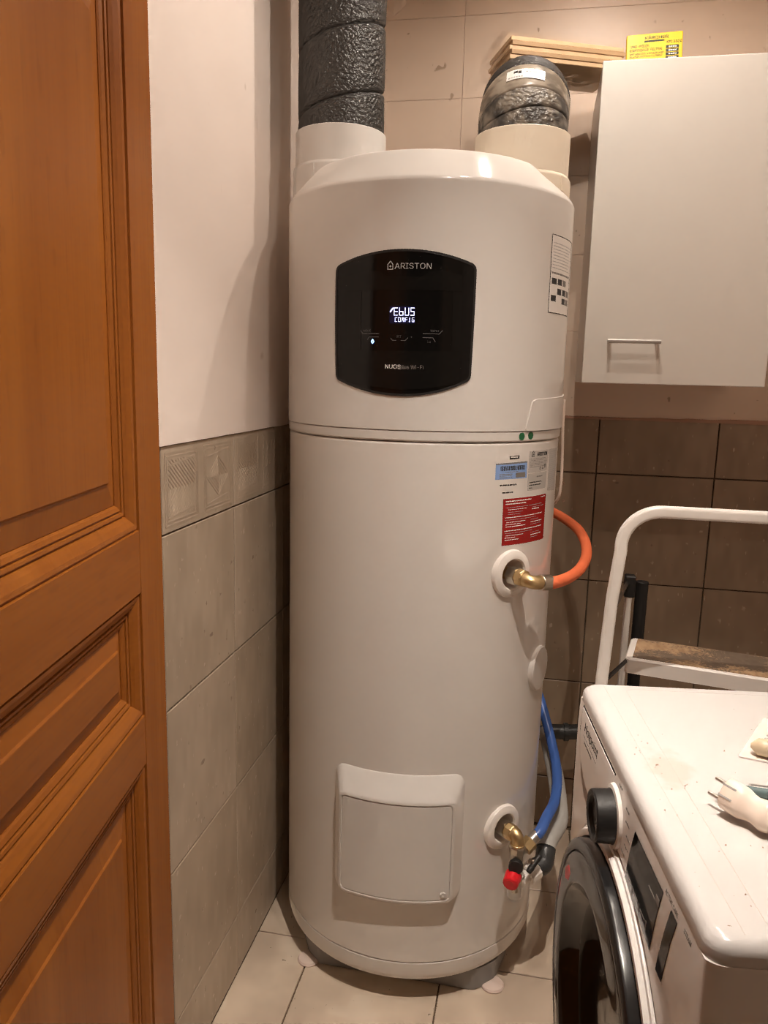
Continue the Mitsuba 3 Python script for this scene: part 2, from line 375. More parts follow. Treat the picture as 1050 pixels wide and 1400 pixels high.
for x, z in ((.7195, 1.118), (.7235, 1.065)):
    obj('wall_plug', put_back(lathe([(.0015, -.002), (.0015, .0005), (.0035, .0008), (.0045, 0), (.0045, -.002)], 14), x, z), 'm_mortar', wb)
lump = trimesh.creation.icosphere(subdivisions=4, radius=1.0); v = lump.vertices * V(.034, .05, .012)
v *= (1 + .35 * (meshkit.fbm(lump.vertices * 2.2, 3, 2) - .5))[:, None]; lump.vertices = v
obj('plaster_lump', put_back(lump, .168, 2.482), 'm_painted', wb, smooth=True)

fl = struct('floor', 'beige floor tiles')
obj('backing', box(-.1, W_X + .1, -1.0, YB + .1, -.1, -.005), 'm_grout', fl)
FX, FY, FT = .1534, 2.9023, .3281
for i in range(-2, 6):
    for j in range(-12, 4):
        x0, x1 = max(FX + i * FT, .0), min(FX + (i + 1) * FT - .004, W_X); y0, y1 = max(FY + j * FT, -.95), min(FY + (j + 1) * FT - .004, YB)
        if x1 - x0 > .02 and y1 - y0 > .02: obj('floor_tile', cbox(x0, x1, y0, y1, -.008, 0, .001), 'm_floortile', fl)

wr = struct('wall_right'); obj('slab', box(W_X, W_X + .1, YF, YB + .1, 0, CEIL), 'm_plaster', wr)
wf = struct('wall_front'); obj('slab', cat([box(-.1, .10, YF - .1, YF, 0, CEIL), box(.94, W_X + .1, YF - .1, YF, 0, CEIL), box(.10, .94, YF - .1, YF, 2.08, CEIL)]), 'm_hall', wf)  # out of view; doorway edge and dark tone keep light off the washer side
wh = struct('wall_hall'); obj('slab', cat([box(-.1, W_X + .1, -.95, -.85, 0, CEIL), box(W_X + .0, W_X + .1, -.9, YF - .1, 0, CEIL)]), 'm_hall', wh)
ce = struct('ceiling'); obj('slab', box(-.1, W_X + .1, -.95, YB + .1, CEIL, CEIL + .1), 'm_ceiling', ce)

# ------------------------------------------------------------------ ceiling spots and the added hall fill lamp
def T_xy(x, y, z=0.): M = np.eye(4); M[:3, 3] = (x, y, z); return M
def bulb(name, x, y, z, r, rad, parent):
    d = placed(lathe([(0, -.8 * r), (r * .38, -.74 * r), (r * .71, -.57 * r), (r * .92, -.31 * r), (r, 0), (r, .002), (0, .002)], 28), T_xy(x, y, z + .003))
    k = obj(name, d, 'm_white_plastic', parent); scene[k]['emitter'] = {'type': 'area', 'radiance': rgb(*rad)}
sb = thing('ceiling_spot_bar', 'white ceiling bar with three warm spots in a row', 'lamp')
obj('bar', cbox(.685, .75, 2.10, 3.14, CEIL - .03, CEIL, .003), 'm_white_plastic', sb)
def spot(x, y, ax0, ay0, bulb_rad, beam, width, parent):
    Rh = LAMP_R + .022
    hs = obj('spot', placed(lathe([(Rh, LAMP_Z - .012), (Rh + .003, LAMP_Z - .012), (Rh + .004, LAMP_Z), (Rh + .004, CEIL - .04), (Rh - .006, CEIL - .03), (0, CEIL - .03)], 40), T_xy(x, y)), 'm_white_plastic', parent, 40)
    obj('reflector', placed(lathe([(Rh, LAMP_Z - .012), (LAMP_R + .002, LAMP_Z + .006), (0, LAMP_Z + .008)], 40), T_xy(x, y)), 'm_gray_plastic', hs, 40)
    bulb('bulb', x, y, LAMP_Z, LAMP_R, bulb_rad, hs)
    scene[numbered('spot_beam')] = {'type': 'spot', 'to_world': T().look_at(origin=[x, y, LAMP_Z - .022], target=[ax0, ay0, 0], up=[0, 1, 0]), 'intensity': rgb(*beam), 'cutoff_angle': width[0], 'beam_width': width[1]}
for (x, y), (ax0, ay0), rad, beam, width in zip(LAMPS, LAMP_AIM, LAMP_RADIANCE, SPOT_INTENSITY, BEAM): spot(x, y, ax0, ay0, rad, beam, width, sb)
ss = thing('unseen_ceiling_spotlight', 'unseen single ceiling spotlight, placed to light the lower heater and the floor', 'lamp')
obj('mount', cbox(SINGLE[0] - .04, SINGLE[0] + .04, SINGLE[1] - .04, SINGLE[1] + .04, CEIL - .03, CEIL, .003), 'm_white_plastic', ss)
spot(*SINGLE, *SINGLE_AIM, SINGLE_BULB, SINGLE_INTENSITY, SINGLE_BEAM, ss)
hl = thing('added_hall_fill', 'added fill lamp in the hall behind the camera, brightening the heater front', 'lamp')
obj('housing', placed(lathe([(.10, 1.96), (.103, 1.97), (.05, 2.02), (.006, 2.03), (.006, CEIL), (0, CEIL)], 40), T_xy(*HALL_FILL[:2])), 'm_white_plastic', hl, 40)  # pendant fitting made up to carry the added fill light
bulb('diffuser', *HALL_FILL, .09, HALL_FILL_RADIANCE, hl)

# ------------------------------------------------------------------ wooden door, standing open by the left wall
DA = math.radians(9.5); DD = V(math.sin(DA), -math.cos(DA), 0); DN = V(math.cos(DA), math.sin(DA), 0)
DE = V(.05, 2.345, 0) + DD * .016
DW = .80
def put_door(m):                                     # local x from the free edge, local y up, local z out of the face
    M = np.eye(4); M[:3, 0], M[:3, 1], M[:3, 2], M[:3, 3] = DD, V(0, 0, 1), DN, DE
    m = m.copy(); m.apply_transform(M)
    if np.linalg.det(M[:3, :3]) < 0: m.invert()
    return m
do = struct('door_1', 'varnished orange wooden panel door standing open at the left wall')
th = .038
ST = .104
rails = [(.012, .20), (.826, .905), (1.098, 1.192), (1.93, 2.04)]
obj('stile', put_door(cbox(0, ST, .012, 2.04, -th, 0, .002)), 'm_wood_v', do)
obj('stile', put_door(cbox(DW - ST, DW, .012, 2.04, -th, 0, .002)), 'm_wood_v', do)
for a, b in rails: obj('rail', put_door(cbox(ST, DW - ST, a, b, -th, -.0002, .0006)), 'm_wood_h', do)
def rect_loft(x0, x1, y0, y1, prof, cap=False):
    R = [np.array([(x0 + w, y0 + w, d), (x1 - w, y0 + w, d), (x1 - w, y1 - w, d), (x0 + w, y1 - w, d)]) for w, d in prof]
    return loft(R, False, cap)
for (a, b) in ((rails[0][1], rails[1][0]), (rails[1][1], rails[2][0]), (rails[2][1], rails[3][0])):
    x0, x1 = ST, DW - ST
    mw = .044
    f = obj('panel', put_door(rect_loft(x0, x1, a, b, [(.02, -.022), (mw - .002, -.022), (mw, -.0195), (mw + .034, -.0140), (mw + .036, -.0115), (mw + .037, -.0110), (.2, -.0110)] if b - a > .45 else
        [(.02, -.022), (mw - .002, -.022), (mw, -.0195), (mw + .022, -.0140), (mw + .024, -.0115), (mw + .025, -.0110)], True)), 'm_wood_v' if b - a > .3 else 'm_wood_h', do)
    obj('moulding', put_door(rect_loft(x0 - .0005, x1 + .0005, a - .0005, b + .0005, [(0, .0), (.001, -.0045), (.0035, -.0045), (.0045, -.0020), (.010, -.0032), (.018, -.0075), (.0235, -.0115), (.0245, -.0150), (.0265, -.0150), (.0275, -.0120), (.0315, -.0130), (.0325, -.0165), (.0345, -.0165), (.0355, -.0140), (.041, -.0165), (.0435, -.0185), (.044, -.0225)])), 'm_wood_v' if b - a > .3 else 'm_wood_h', f)

# ------------------------------------------------------------------ water heater
CX, CY, R = .379, 2.952, .300
def on_tank(m): return placed(m, T_xy(CX, CY))
def bend(mesh, r0, size=.012, rs=None):
    """mesh in (arc length at R, z, depth) -> wrapped round the heater, depth outwards from radius r0"""
    v, f = trimesh.remesh.subdivide_to_size(mesh.vertices, mesh.faces, size, max_iter=12)
    a = v[:, 0] / R; r = r0 + v[:, 2]
    m = trimesh.Trimesh(np.stack([CX + r * np.sin(a), CY - r * np.cos(a), v[:, 1]], 1), f, process=False); m.merge_vertices(); return m
def ang(deg): return math.radians(deg) * R
def P2(pts): return sg.Polygon([(ang(a), z) for a, z in pts])
def tank_pt(deg, z, r=R): a = math.radians(deg); return V(CX + r * math.sin(a), CY - r * math.cos(a), z)
def tank_n(deg): a = math.radians(deg); return V(math.sin(a), -math.cos(a), 0)
def tank_t(deg): a = math.radians(deg); return V(math.cos(a), math.sin(a), 0)

wh_ = thing('water_heater', 'tall white cylindrical heat pump water heater with black control panel, standing in the corner', 'water heater')
PORTS = {'hot': (46.3, 1.037), 'cold': (49.0, .474)}
shell = to_m3(on_tank(lathe([(0, .1885), (.2985, .1885), (R, .190), (R, 1.2965), (.2985, 1.2995), (.296, 1.3003), (0, 1.3003)], 192)))
for dg, z in PORTS.values():
    shell = shell - to_m3(frame_to(trimesh.creation.cylinder(radius=.031, height=.10, sections=48), tank_pt(dg, z, R - .01), tank_n(dg)))
obj('lower_shell', from_m3(shell), 'm_enamel', wh_, 25)
obj('bottom_trim', on_tank(lathe([(0, .139), (.262, .137), (.288, .139), (.296, .146), (R, .157), (R, .1855), (.2985, .187), (0, .187)], 192)), 'm_shell_plastic', wh_, 25)
obj('seam_band', on_tank(lathe([(.290, 1.3005), (.3005, 1.3025), (.3022, 1.305), (.3022, 1.3205), (.3012, 1.3215), (.29, 1.3215)], 192)), 'm_shell_plastic', wh_, 25)
obj('upper_cover', on_tank(lathe([(.29, 1.3225), (.3028, 1.3225), (.3036, 1.3235), (.3036, 1.769), (.3028, 1.7735), (.3000, 1.779), (.2550, 1.8290), (.2500, 1.8335), (.243, 1.8365), (.200, 1.838), (0, 1.840)], 192)), 'm_shell_plastic', wh_, 18)
# base and feet
Z0 = .0814                                            # the floor in the heater's own drawing
basep = sg.Polygon([(x / HSZ, y / HSZ) for x, y in ((-.265, .0), (-.262, -.12), (-.215, -.213), (-.185, -.238), (.20, -.238), (.245, -.20), (.27, -.10), (.27, .15), (.20, .25), (-.2, .25), (-.265, .12))]).buffer(-.03).buffer(.03, quad_segs=8)
b = extrude(basep, .0555); b.apply_translation((0, 0, Z0 + .002)); vv = b.vertices.copy(); vv[vv[:, 2] < .1, :2] *= .985; b.vertices = vv
obj('base', on_tank(b), 'm_gray_plastic', wh_, 30)
for x, y in ((-.197, -.212), (.226, -.196), (0, .25)):
    obj('foot', placed(lathe([(0, 0), (.024, 0), (.026, .003), (.023, .007), (.010, .0095), (0, .010)], 32), T_xy(CX + x, CY + y, Z0)), 'm_silicone', wh_, 40)
# control panel
def arc3(a, b, c, n=24):                                # a smooth curve through three (angle, z) points
    t = np.linspace(0, 1, n)[:, None]; q = 2 * np.array(b) - .5 * (np.array(a) + np.array(c)); return ((1 - t) ** 2 * np.array(a) + 2 * t * (1 - t) * q + t ** 2 * np.array(c)).tolist()
poly = P2(arc3((-26.2, 1.6225), (-.6, 1.6480), (24.4, 1.6235)) + arc3((24.4, 1.6235), (24.3, 1.525), (23.9, 1.4205), 10)[1:] + arc3((23.9, 1.4205), (.6, 1.3885), (-25.6, 1.4165))[1:] + arc3((-25.6, 1.4165), (-26.3, 1.520), (-26.2, 1.6225), 10)[1:-1]).buffer(-.012).buffer(.012, quad_segs=8)
hole = P2([(-15.3, 1.577), (16.4, 1.577), (16.6, 1.471), (-15.2, 1.469)])
cpn = obj('control_panel', bend(extrude(poly.buffer(.002), .0035), R + .0015), 'm_black_gloss', wh_, label='black control panel with display')
obj('panel_rim', bend(extrude(poly.buffer(.0022).difference(poly.buffer(-.0022)), .0046), R + .0015), 'm_black_matte', cpn)
obj('upper_strip', bend(extrude(P2([(-21.8, 1.604), (-13.5, 1.614), (-8.5, 1.611), (-6.0, 1.602), (6.0, 1.602), (8.5, 1.611), (13, 1.614), (19.7, 1.606), (19.9, 1.578), (-21.7, 1.578)]), .0009), R + .005), 'm_black_gloss2', cpn)
obj('side_strip', bend(extrude(P2([(-21.7, 1.577), (-15.6, 1.577), (-15.5, 1.471), (-21.3, 1.471)]), .0009), R + .005), 'm_black_gloss2', cpn)
obj('side_strip', bend(extrude(P2([(16.8, 1.577), (19.9, 1.577), (20.0, 1.471), (17.0, 1.471)]), .0009), R + .005), 'm_black_gloss2', cpn)
obj('flap', bend(extrude(P2([(-21.2, 1.4685), (19.9, 1.4705), (20.1, 1.413), (10, 1.402), (0, 1.398), (-10, 1.402), (-20.7, 1.412)]), .0014), R + .005), 'm_black_gloss2', cpn)
dis = obj('display', bend(extrude(hole.buffer(-.001), .0006), R + .005), 'm_black_gloss', cpn)
def bent_text(s, h, deg, z, mtl, parent, r, name, bold=False, center=False, depth=.0005, emit=None, sx=1.0, shear=0.0, label=None):
    m = meshkit.text_mesh(s, h, depth, bold); m.vertices[:, 0] *= sx
    if center: m.apply_translation((-(m.bounds[0, 0] + m.bounds[1, 0]) / 2, 0, 0))
    vv = m.vertices.copy(); vv[:, 1] += shear * vv[:, 0]; m.vertices = vv
    m.apply_translation((ang(deg), z, 0)); k = obj(name, bend(m, r, .02), mtl, parent, label=label)
    if emit: scene[k]['emitter'] = {'type': 'area', 'radiance': rgb(*emit)}
    return k
bent_text('ARISTON', .0100, -3.55, 1.6155, 'm_print_gray', cpn, R + .0056, 'maker_lettering', sx=1.08)
lg = sg.Polygon([(-.0047, 0), (.0047, 0), (.0047, .009), (0, .0145), (-.0047, .009)])
lg = lg.buffer(.0006).difference(lg.buffer(-.0009)).union(sg.Point(0, .0055).buffer(.0018)); lg = sa.translate(lg, ang(-5.0), 1.6145)
obj('maker_emblem', bend(extrude(lg, .0005), R + .0056), 'm_print_gray', cpn)
# seven segment digits
SEG = {'E': 'adefg', 'b': 'cdefg', 'U': 'bcdef', 'S': 'acdfg', 'C': 'adef', 'O': 'abcdef', 'N': 'abcefx', 'F': 'aefg', 'I': 'im', 'G': 'acdefh'}
def seg_char(ch, w, h, t):
    S = {'a': ((0, h), (w, h)), 'g': ((0, h / 2), (w, h / 2)), 'd': ((0, 0), (w, 0)), 'f': ((0, h / 2), (0, h)), 'e': ((0, 0), (0, h / 2)), 'b': ((w, h / 2), (w, h)), 'c': ((w, 0), (w, h / 2)),
         'h': ((w / 2, h / 2), (w, h / 2)), 'x': ((0, h), (w, 0)), 'i': ((w / 2, 0), (w / 2, h)), 'm': ((w * .25, 0), (w * .75, 0))}
    return shapely.union_all([sg.LineString(S[c]).segmentize(w).buffer(t / 2, cap_style='square' if False else 'round', quad_segs=2) for c in SEG[ch]])
G1, G2 = [], []
for i, ch in enumerate('EbUS'): G1.append(sa.translate(seg_char(ch, .0064, .0128, .0015), ang(-3.3) + i * .0102, 1.5335))
for i, ch in enumerate('CONFIG'): G2.append(sa.translate(seg_char(ch, .0036, .0072, .0010), ang(-2.85) + i * .0062, 1.5218))
pen = sg.LineString([(ang(-4.6), 1.5395), (ang(-3.75), 1.5455)]).buffer(.0013)
for nm, g, e in (('readout_text', shapely.union_all(G1 + [pen]), 1.9), ('readout_text', shapely.union_all(G2), 1.5)):
    k = obj(nm, bend(extrude(g, .0004), R + .0057), 'm_print_white', dis); scene[k]['emitter'] = {'type': 'area', 'radiance': rgb(.42 * e, .50 * e, 1.0 * e)}
gl = rrect(ang(-4.9), ang(4.0), 1.5185, 1.5495, .003)
k = obj('readout_backlight', bend(extrude(gl, .0002), R + .00555), 'm_black_gloss', dis); scene[k]['emitter'] = {'type': 'area', 'radiance': rgb(.002, .0025, .012)}
wet = sg.Polygon([(0, -.0035), (.0028, 0), (0, .0045), (-.0028, 0)]).buffer(.0007); wet = wet.difference(sg.Point(0, 0).buffer(.0011))
k = obj('power_symbol', bend(extrude(sa.translate(wet, ang(-10.9), 1.4855), .0004), R + .0057), 'm_print_white', dis); scene[k]['emitter'] = {'type': 'area', 'radiance': rgb(.25, .9, 2.6)}
def strokes(lines, r): return shapely.union_all([sg.LineString([(ang(a), z) for a, z in l]).buffer(r, quad_segs=2) for l in lines])
obj('button_outline', bend(extrude(strokes([[(-15.6, 1.506), (-14.8, 1.5), (-8.6, 1.5)], [(-12.8, 1.489), (-12.2, 1.494), (-8.7, 1.494)], [(7.0, 1.501), (12.6, 1.501), (13.6, 1.507)], [(7.0, 1.494), (10.4, 1.494), (11.3, 1.487)],
     [(-4.3, 1.492), (-3.6, 1.488), (-2.3, 1.488)], [(-.6, 1.488), (.9, 1.488), (1.8, 1.493)]], .0007), .0004), R + .0057), 'm_print_dim', dis)
bent_text('MODE', .0038, -14.6, 1.5035, 'm_print_dim', dis, R + .0057, 'button_text'); bent_text('MENU', .0038, 9.5, 1.5045, 'm_print_dim', dis, R + .0057, 'button_text')
bent_text('SET', .0038, -2.3, 1.4935, 'm_print_dim', dis, R + .0057, 'button_text'); bent_text('+', .005, 2.6, 1.4925, 'm_print_dim', dis, R + .0057, 'button_text'); bent_text('i.o', .004, 8.6, 1.4845, 'm_print_dim', dis, R + .0057, 'button_text')
bent_text('NUOS', .0074, -6.1, 1.4365, 'm_print_white', cpn, R + .0066, 'model_lettering', False, sx=1.02); bent_text('plus Wi-Fi', .0070, -.8, 1.4365, 'm_print_mid', cpn, R + .0066, 'model_lettering', sx=.92)
# service panel with the raised edge, green dots
sp = P2([(48.9, 1.3235), (51.9, 1.376), (52.4, 1.381), (54.4, 1.3845), (96, 1.393), (96, 1.3235)]).buffer(-.004).buffer(.004)
obj('service_panel', bend(extrude(sp, .0032), R + .003), 'm_shell_plastic', wh_, 30)
for d_, z in ((47.9, 1.3125), (52.9, 1.3135)): obj('green_dot', bend(extrude(sg.Point(ang(d_), z).buffer(.0078), .0006), R + .0021), 'm_green_dot', wh_, label='dark green round plug')
# lower access cover: a flanged housing with a flat-ish lid
n = 96
def rr_ring(a0, a1, z0, z1, rc, rad, warp=0):
    p = rrect(ang(a0), ang(a1), z0, z1, rc, 8); L = p.exterior.length
    q = np.array([p.exterior.interpolate(t * L).coords[0] for t in np.arange(n) / n])
    i0 = np.argmin(np.hypot(q[:, 0] - ang(a0), q[:, 1] - z0)); q = np.roll(q, -i0, 0)
    q = q if sg.LinearRing(q).is_ccw else q[::-1]
    a = q[:, 0] / R; return np.stack([CX + rad * np.sin(a), CY - rad * np.cos(a), q[:, 1]], 1)
cov = loft([rr_ring(-24, 29.6, .335, .622, .024, R - .004), rr_ring(-24, 29.6, .335, .622, .024, R + .0015), rr_ring(-23.6, 29.2, .337, .620, .023, R + .0030), rr_ring(-19.4, 24.8, .347, .578, .012, R + .0255), rr_ring(-18.8, 24.2, .350, .574, .010, R + .0275), rr_ring(-18.0, 23.4, .354, .570, .008, R + .0275), rr_ring(-17.9, 23.3, .3545, .5695, .008, R + .0244), rr_ring(-14, 19.4, .38, .54, .006, R + .0244)], False, False)
ac = obj('access_cover', cov, 'm_shell_plastic', wh_, 35)
lid = P2([(-17.45, .3573), (22.85, .3573), (22.85, .5667), (-17.45, .5667)]).buffer(-.006).buffer(.006)
obj('lid', bend(extrude(lid, .004), R + .0226), 'm_shell_plastic', ac)
obj('screw', frame_to(lathe([(0, 0), (.0065, 0), (.0068, .002), (.0055, .0035), (.002, .0035), (0, .002)], 24), tank_pt(20.9, .3685, R + .0260), tank_n(21.2)), 'm_shell_plastic', ac, 30)
for a_, z_ in ((-16.2, .560), (21.6, .560)): obj('corner_tab', bend(extrude(sa.translate(sg.Point(0, 0).buffer(.0055), ang(a_), z_), .0012), R + .0264), 'm_shell_plastic', ac)
# round side cap and the two ports
obj('side_cap', frame_to(lathe([(0, -.03), (.047, -.03), (.0485, .002), (.046, .0045), (.0, .006)], 48), tank_pt(70.5, .803, R + .003), tank_n(70.5)), 'm_shell_plastic', wh_, 30)
for nm, (dg, z) in PORTS.items():
    o, nn = tank_pt(dg, z, R - .001), tank_n(dg)
    pc = obj('port_collar', frame_to(lathe([(.030, -.055), (.030, .008), (.0325, .0115), (.039, .0115), (.0475, .0075), (.0495, .003), (.0495, -.008)], 64), o, nn), 'm_white_plastic', wh_, 30)
    obj('port_cup', frame_to(lathe([(.0305, -.012), (.030, -.05), (0, -.05)], 40), o, nn), 'm_red_foam' if nm == 'hot' else 'm_gray_foam', pc, label='red foam inside the port' if nm == 'hot' else None)
# stickers
def sticker(name, pts, mtl, parent=wh_, r=None, t=.0004, **kw):
    p = pts if not isinstance(pts, list) else P2(pts)
    m = bend(extrude(p, t), (R + .0002) if r is None else r, .01)
    if kw.pop('uv', False):
        a = np.arctan2(m.vertices[:, 0] - CX, CY - m.vertices[:, 1]); uv = np.stack([(a - a.min()) / np.ptp(a), (m.vertices[:, 2] - m.vertices[:, 2].min()) / np.ptp(m.vertices[:, 2])], 1)
        return obj(name, m, mtl, parent, smooth=True, uv=uv, **kw)
    return obj(name, m, mtl, parent, **kw)
def print_lines(a0, a1, zs, h, mtl, parent, r, name='printed_lines', seed=0, fill=.8):
    rg = np.random.default_rng(seed); G = []
    for z in zs:
        x = ang(a0); e = ang(a1) - rg.random() * (ang(a1) - ang(a0)) * (1 - fill)
        while x < e:
            w = rg.uniform(1.2, 4.5) * h; G.append(sg.box(x, z, min(x + w, e), z + h)); x += w + h * .55
    sticker(name, shapely.MultiPolygon(G), mtl, parent, r, .0002)
rs = R + .0007
k = sticker('rating_plate', [(53.3, 1.282), (68.1, 1.282), (67.3, 1.2385), (53.2, 1.2385)], 'm_label_silver', label='silver rating plate with a symbol row')
bent_text('ARISTON', .0068, 58.3, 1.2715, 'm_print_black', k, rs, 'maker_lettering', True)
obj('maker_emblem', bend(extrude(sa.translate(sa.scale(lg, .8, .8), ang(55.7) - lg.centroid.x, 1.2752 - lg.centroid.y), .0003), rs), 'm_print_black', k)
print_lines(54, 66.8, np.arange(1.2655, 1.248, -.0032), .0011, 'm_print_mid', k, rs, seed=1)
for a_, r_ in ((61.2, .0030), (63.2, .0026), (65.2, .0042)): sticker('symbol', sg.Point(ang(a_), 1.2455 + (.004 if r_ > .004 else 0)).buffer(r_).difference(sg.Point(ang(a_), 1.2455 + (.004 if r_ > .004 else 0)).buffer(r_ * .55)), 'm_print_black', k, rs, .0002)
k = sticker('address_label', [(53.2, 1.237), (67.3, 1.237), (66.8, 1.2025), (53.3, 1.2025)], 'm_label_gray', label='grey label below the rating plate')
print_lines(59, 63.5, [1.228], .0026, 'm_print_mid', k, rs, seed=2, fill=1); print_lines(54.2, 63, [1.2175, 1.2120], .0022, 'm_print_black', k, rs, seed=3, fill=.9); print_lines(54.2, 56, [1.2065], .002, 'm_print_black', k, rs, seed=4, fill=1)
k = sticker('side_label', [(69.0, 1.282), (81, 1.281), (80.3, 1.189), (69.3, 1.195)], 'm_label_silver', label='narrow grey label at the side')
print_lines(69.8, 80, np.arange(1.275, 1.197, -.0042), .0013, 'm_print_gray', k, rs, seed=5)
k = sticker('barcode_label', [(36.5, 1.261), (52.2, 1.263), (52.3, 1.2295), (36.5, 1.2295)], 'm_label_blue', label='blue barcode label')
rg = np.random.default_rng(9); x = ang(38.7); G = []
while x < ang(50.6): w = rg.choice([.0008, .0014, .0022]); G.append(sg.box(x, 1.2465, x + w, 1.2555)); x += w + rg.choice([.0007, .0012])
sticker('barcode', shapely.MultiPolygon(G), 'm_print_black', k, rs, .0002)
sticker('top_band', [(36.5, 1.2585), (52.2, 1.2600), (52.2, 1.263), (36.5, 1.261)], 'm_print_mid', k, rs, .0002); sticker('gray_field', [(46.2, 1.2315), (51.3, 1.2315), (51.3, 1.2415), (46.2, 1.2415)], 'm_print_mid', k, rs, .0002)
print_lines(41, 48.5, [1.2430], .0012, 'm_print_mid', k, rs, seed=6); print_lines(38.2, 45.2, [1.2385, 1.2355, 1.232], .0014, 'm_print_mid', k, rs, seed=7)
k = sticker('small_black_label', [(42.7, 1.2745), (47.6, 1.2755), (47.6, 1.2690), (42.8, 1.2682)], 'm_print_black', label='small black label'); print_lines(43.2, 47.2, [1.2715], .0018, 'm_print_white', k, rs, seed=8)
print_lines(38.8, 46.8, [1.2165], .0026, 'm_print_black', wh_, R + .0003, 'stamped_lines', 10, 1); print_lines(40.0, 45.4, [1.2015], .0026, 'm_print_black', wh_, R + .0003, 'stamped_lines', 11, 1)
k = sticker('red_label', [(40.6, 1.1905), (68.0, 1.1895), (67.8, 1.0940), (41.0, 1.0965)], 'm_label_red', label='dark red notice with white lines of text')
for zz, a0, a1, h, s in ((1.184, 41.8, 56, .0026, 1), (1.1785, 41.8, 53, .0026, 2), (1.172, 42, 64, .0010, 3), (1.1675, 43.2, 53.5, .0014, 4), (1.1675, 57, 66, .0010, 5), (1.1630, 57, 62, .0026, 6), (1.1625, 43.2, 51, .0010, 7), (1.158, 43.2, 50, .0010, 8),
                        (1.1515, 41.9, 65, .0020, 9), (1.147, 41.9, 60, .0010, 10), (1.142, 42.6, 53, .0016, 11), (1.1375, 42.2, 50, .0018, 12), (1.133, 42.2, 53, .0018, 13), (1.142, 56.5, 62, .0010, 14), (1.1365, 56.5, 65, .0018, 15), (1.132, 56.5, 64, .0010, 16),
                        (1.1245, 41.9, 65, .0022, 17), (1.120, 41.9, 58, .0010, 18), (1.115, 42.6, 52, .0016, 19), (1.1105, 42.2, 47.5, .0018, 20), (1.106, 42.2, 49.5, .0018, 21), (1.115, 56.8, 63, .0010, 22), (1.1095, 56.8, 64.5, .0022, 23), (1.105, 56.8, 62, .0010, 24), (1.185, 63, 67, .0016, 25)):
    print_lines(a0, a1, [zz], h * .8, 'm_print_white' if h > .0012 else 'm_print_gray', k, rs, seed=s, fill=1)
k = sticker('energy_label', [(58.9, 1.7), (80.5, 1.7), (80.5, 1.553), (58.9, 1.5525)], 'm_label_white', r=R + .0038, label='white label with a black border')
rq = R + .0043
bp = P2([(58.9, 1.7), (80.5, 1.7), (80.5, 1.553), (58.9, 1.5525)]); sticker('border', bp.difference(bp.buffer(-.0016)), 'm_print_black', k, rq, .0002)
print_lines(60.2, 79, np.arange(1.684, 1.636, -.0058), .0014, 'm_print_gray', k, rq, seed=30); print_lines(60.0, 79, [1.627], .0036, 'm_print_mid', k, rq, seed=31, fill=1)
for i, (c0, z) in enumerate(((60.3, 1.608), (65.2, 1.608), (70.2, 1.608), (65.2, 1.5895), (70.2, 1.5895), (75, 1.5895), (60.3, 1.5755), (70.2, 1.573), (75, 1.573))):
    sticker('symbol', [(c0, z), (c0 + 3.9, z), (c0 + 3.9, z + .0115), (c0, z + .0115)], 'm_print_black' if i % 3 != 2 else 'm_print_mid', k, rq, .0002)
# duct spigots on top
SL, SR, SYD = V(.188, 2.91, 0), V(.569, 2.91, 0), 2.91
RD = .0900
for (s_, mtl, zt, zc_) in ((SL, 'm_cream_plastic', 1.921, 1.850), (SR, 'm_cream_plastic', 1.905, 1.822)):
    k = obj('duct_spigot', placed(lathe([(RD + .003, 1.745), (RD + .0105, 1.78), (RD + .0105, zc_ - .006), (RD + .008, zc_ - .001), (RD + .0055, zc_ + .002), (RD + .0055, zt - .001), (RD + .0045, zt), (RD + .0025, zt), (RD + .0020, 1.842)], 72), T_xy(s_[0], s_[1])), 'm_shell_plastic' if s_ is SL else mtl, wh_, 30, label=None if s_ is SL else 'cream coloured duct spigot')
    for a_ in (215, 250, 290, 325): obj('rib', placed(box(RD + .007, RD + .0130, -.004, .004, 1.79, zc_ - .005), T_xy(s_[0], s_[1]) @ trimesh.transformations.rotation_matrix(math.radians(a_), (0, 0, 1))), 'm_shell_plastic' if s_ is SL else mtl, k)

# ------------------------------------------------------------------ insulated ducts
ad = thing('air_duct', 'straight black foam wrapped air duct rising from the heater on the left', 'air duct')
def wrap(z0, z1, pitch, r, cx, cy, phi0, zcut, n=120):
    """one turn of the foam wrap: a band between two helical edges, its edges rolled in"""
    t = np.arange(n + 1) / n * 2 * np.pi + phi0; rows = []
    for q, dr_ in ((0, -.006), (.025, -.0022), (.06, -.0004), (.12, 0), (.5, .0006), (.88, 0), (.94, -.0004), (.975, -.0022), (1, -.006)):
        zz = z0 + (z1 - z0) * q + pitch * (t - phi0) / (2 * np.pi); zz = np.maximum(zz, zcut)
        rr = r + dr_ + .0016 * (meshkit.noise(np.stack([np.cos(t) * 2 + 5, np.sin(t) * 2 + 5, zz * 14], 1), 4) - .5)
        rows.append(np.stack([cx + rr * np.cos(t), cy + rr * np.sin(t), zz], 1))
    v = np.vstack(rows); N = n + 1; j = np.arange(n); f = []
    for i in range(len(rows) - 1): f += [np.stack([i * N + j, i * N + j + 1, (i + 1) * N + j + 1], 1), np.stack([i * N + j, (i + 1) * N + j + 1, (i + 1) * N + j], 1)]
    m = trimesh.Trimesh(v, np.vstack(f), process=False); m.update_faces(m.nondegenerate_faces()); return m
PIT = .128
ph0 = math.radians(30)
for kx in range(-1, 5):
    z0 = 1.885 + kx * PIT
    obj('foam_wrap', wrap(z0, z0 + PIT, PIT, RD + .0005, SL[0], SYD, ph0, 1.919), 'm_foam', ad, smooth=True)
ae = thing('air_duct', 'bent dusty black air duct elbow with a white sticker, turning into the back wall', 'air duct')
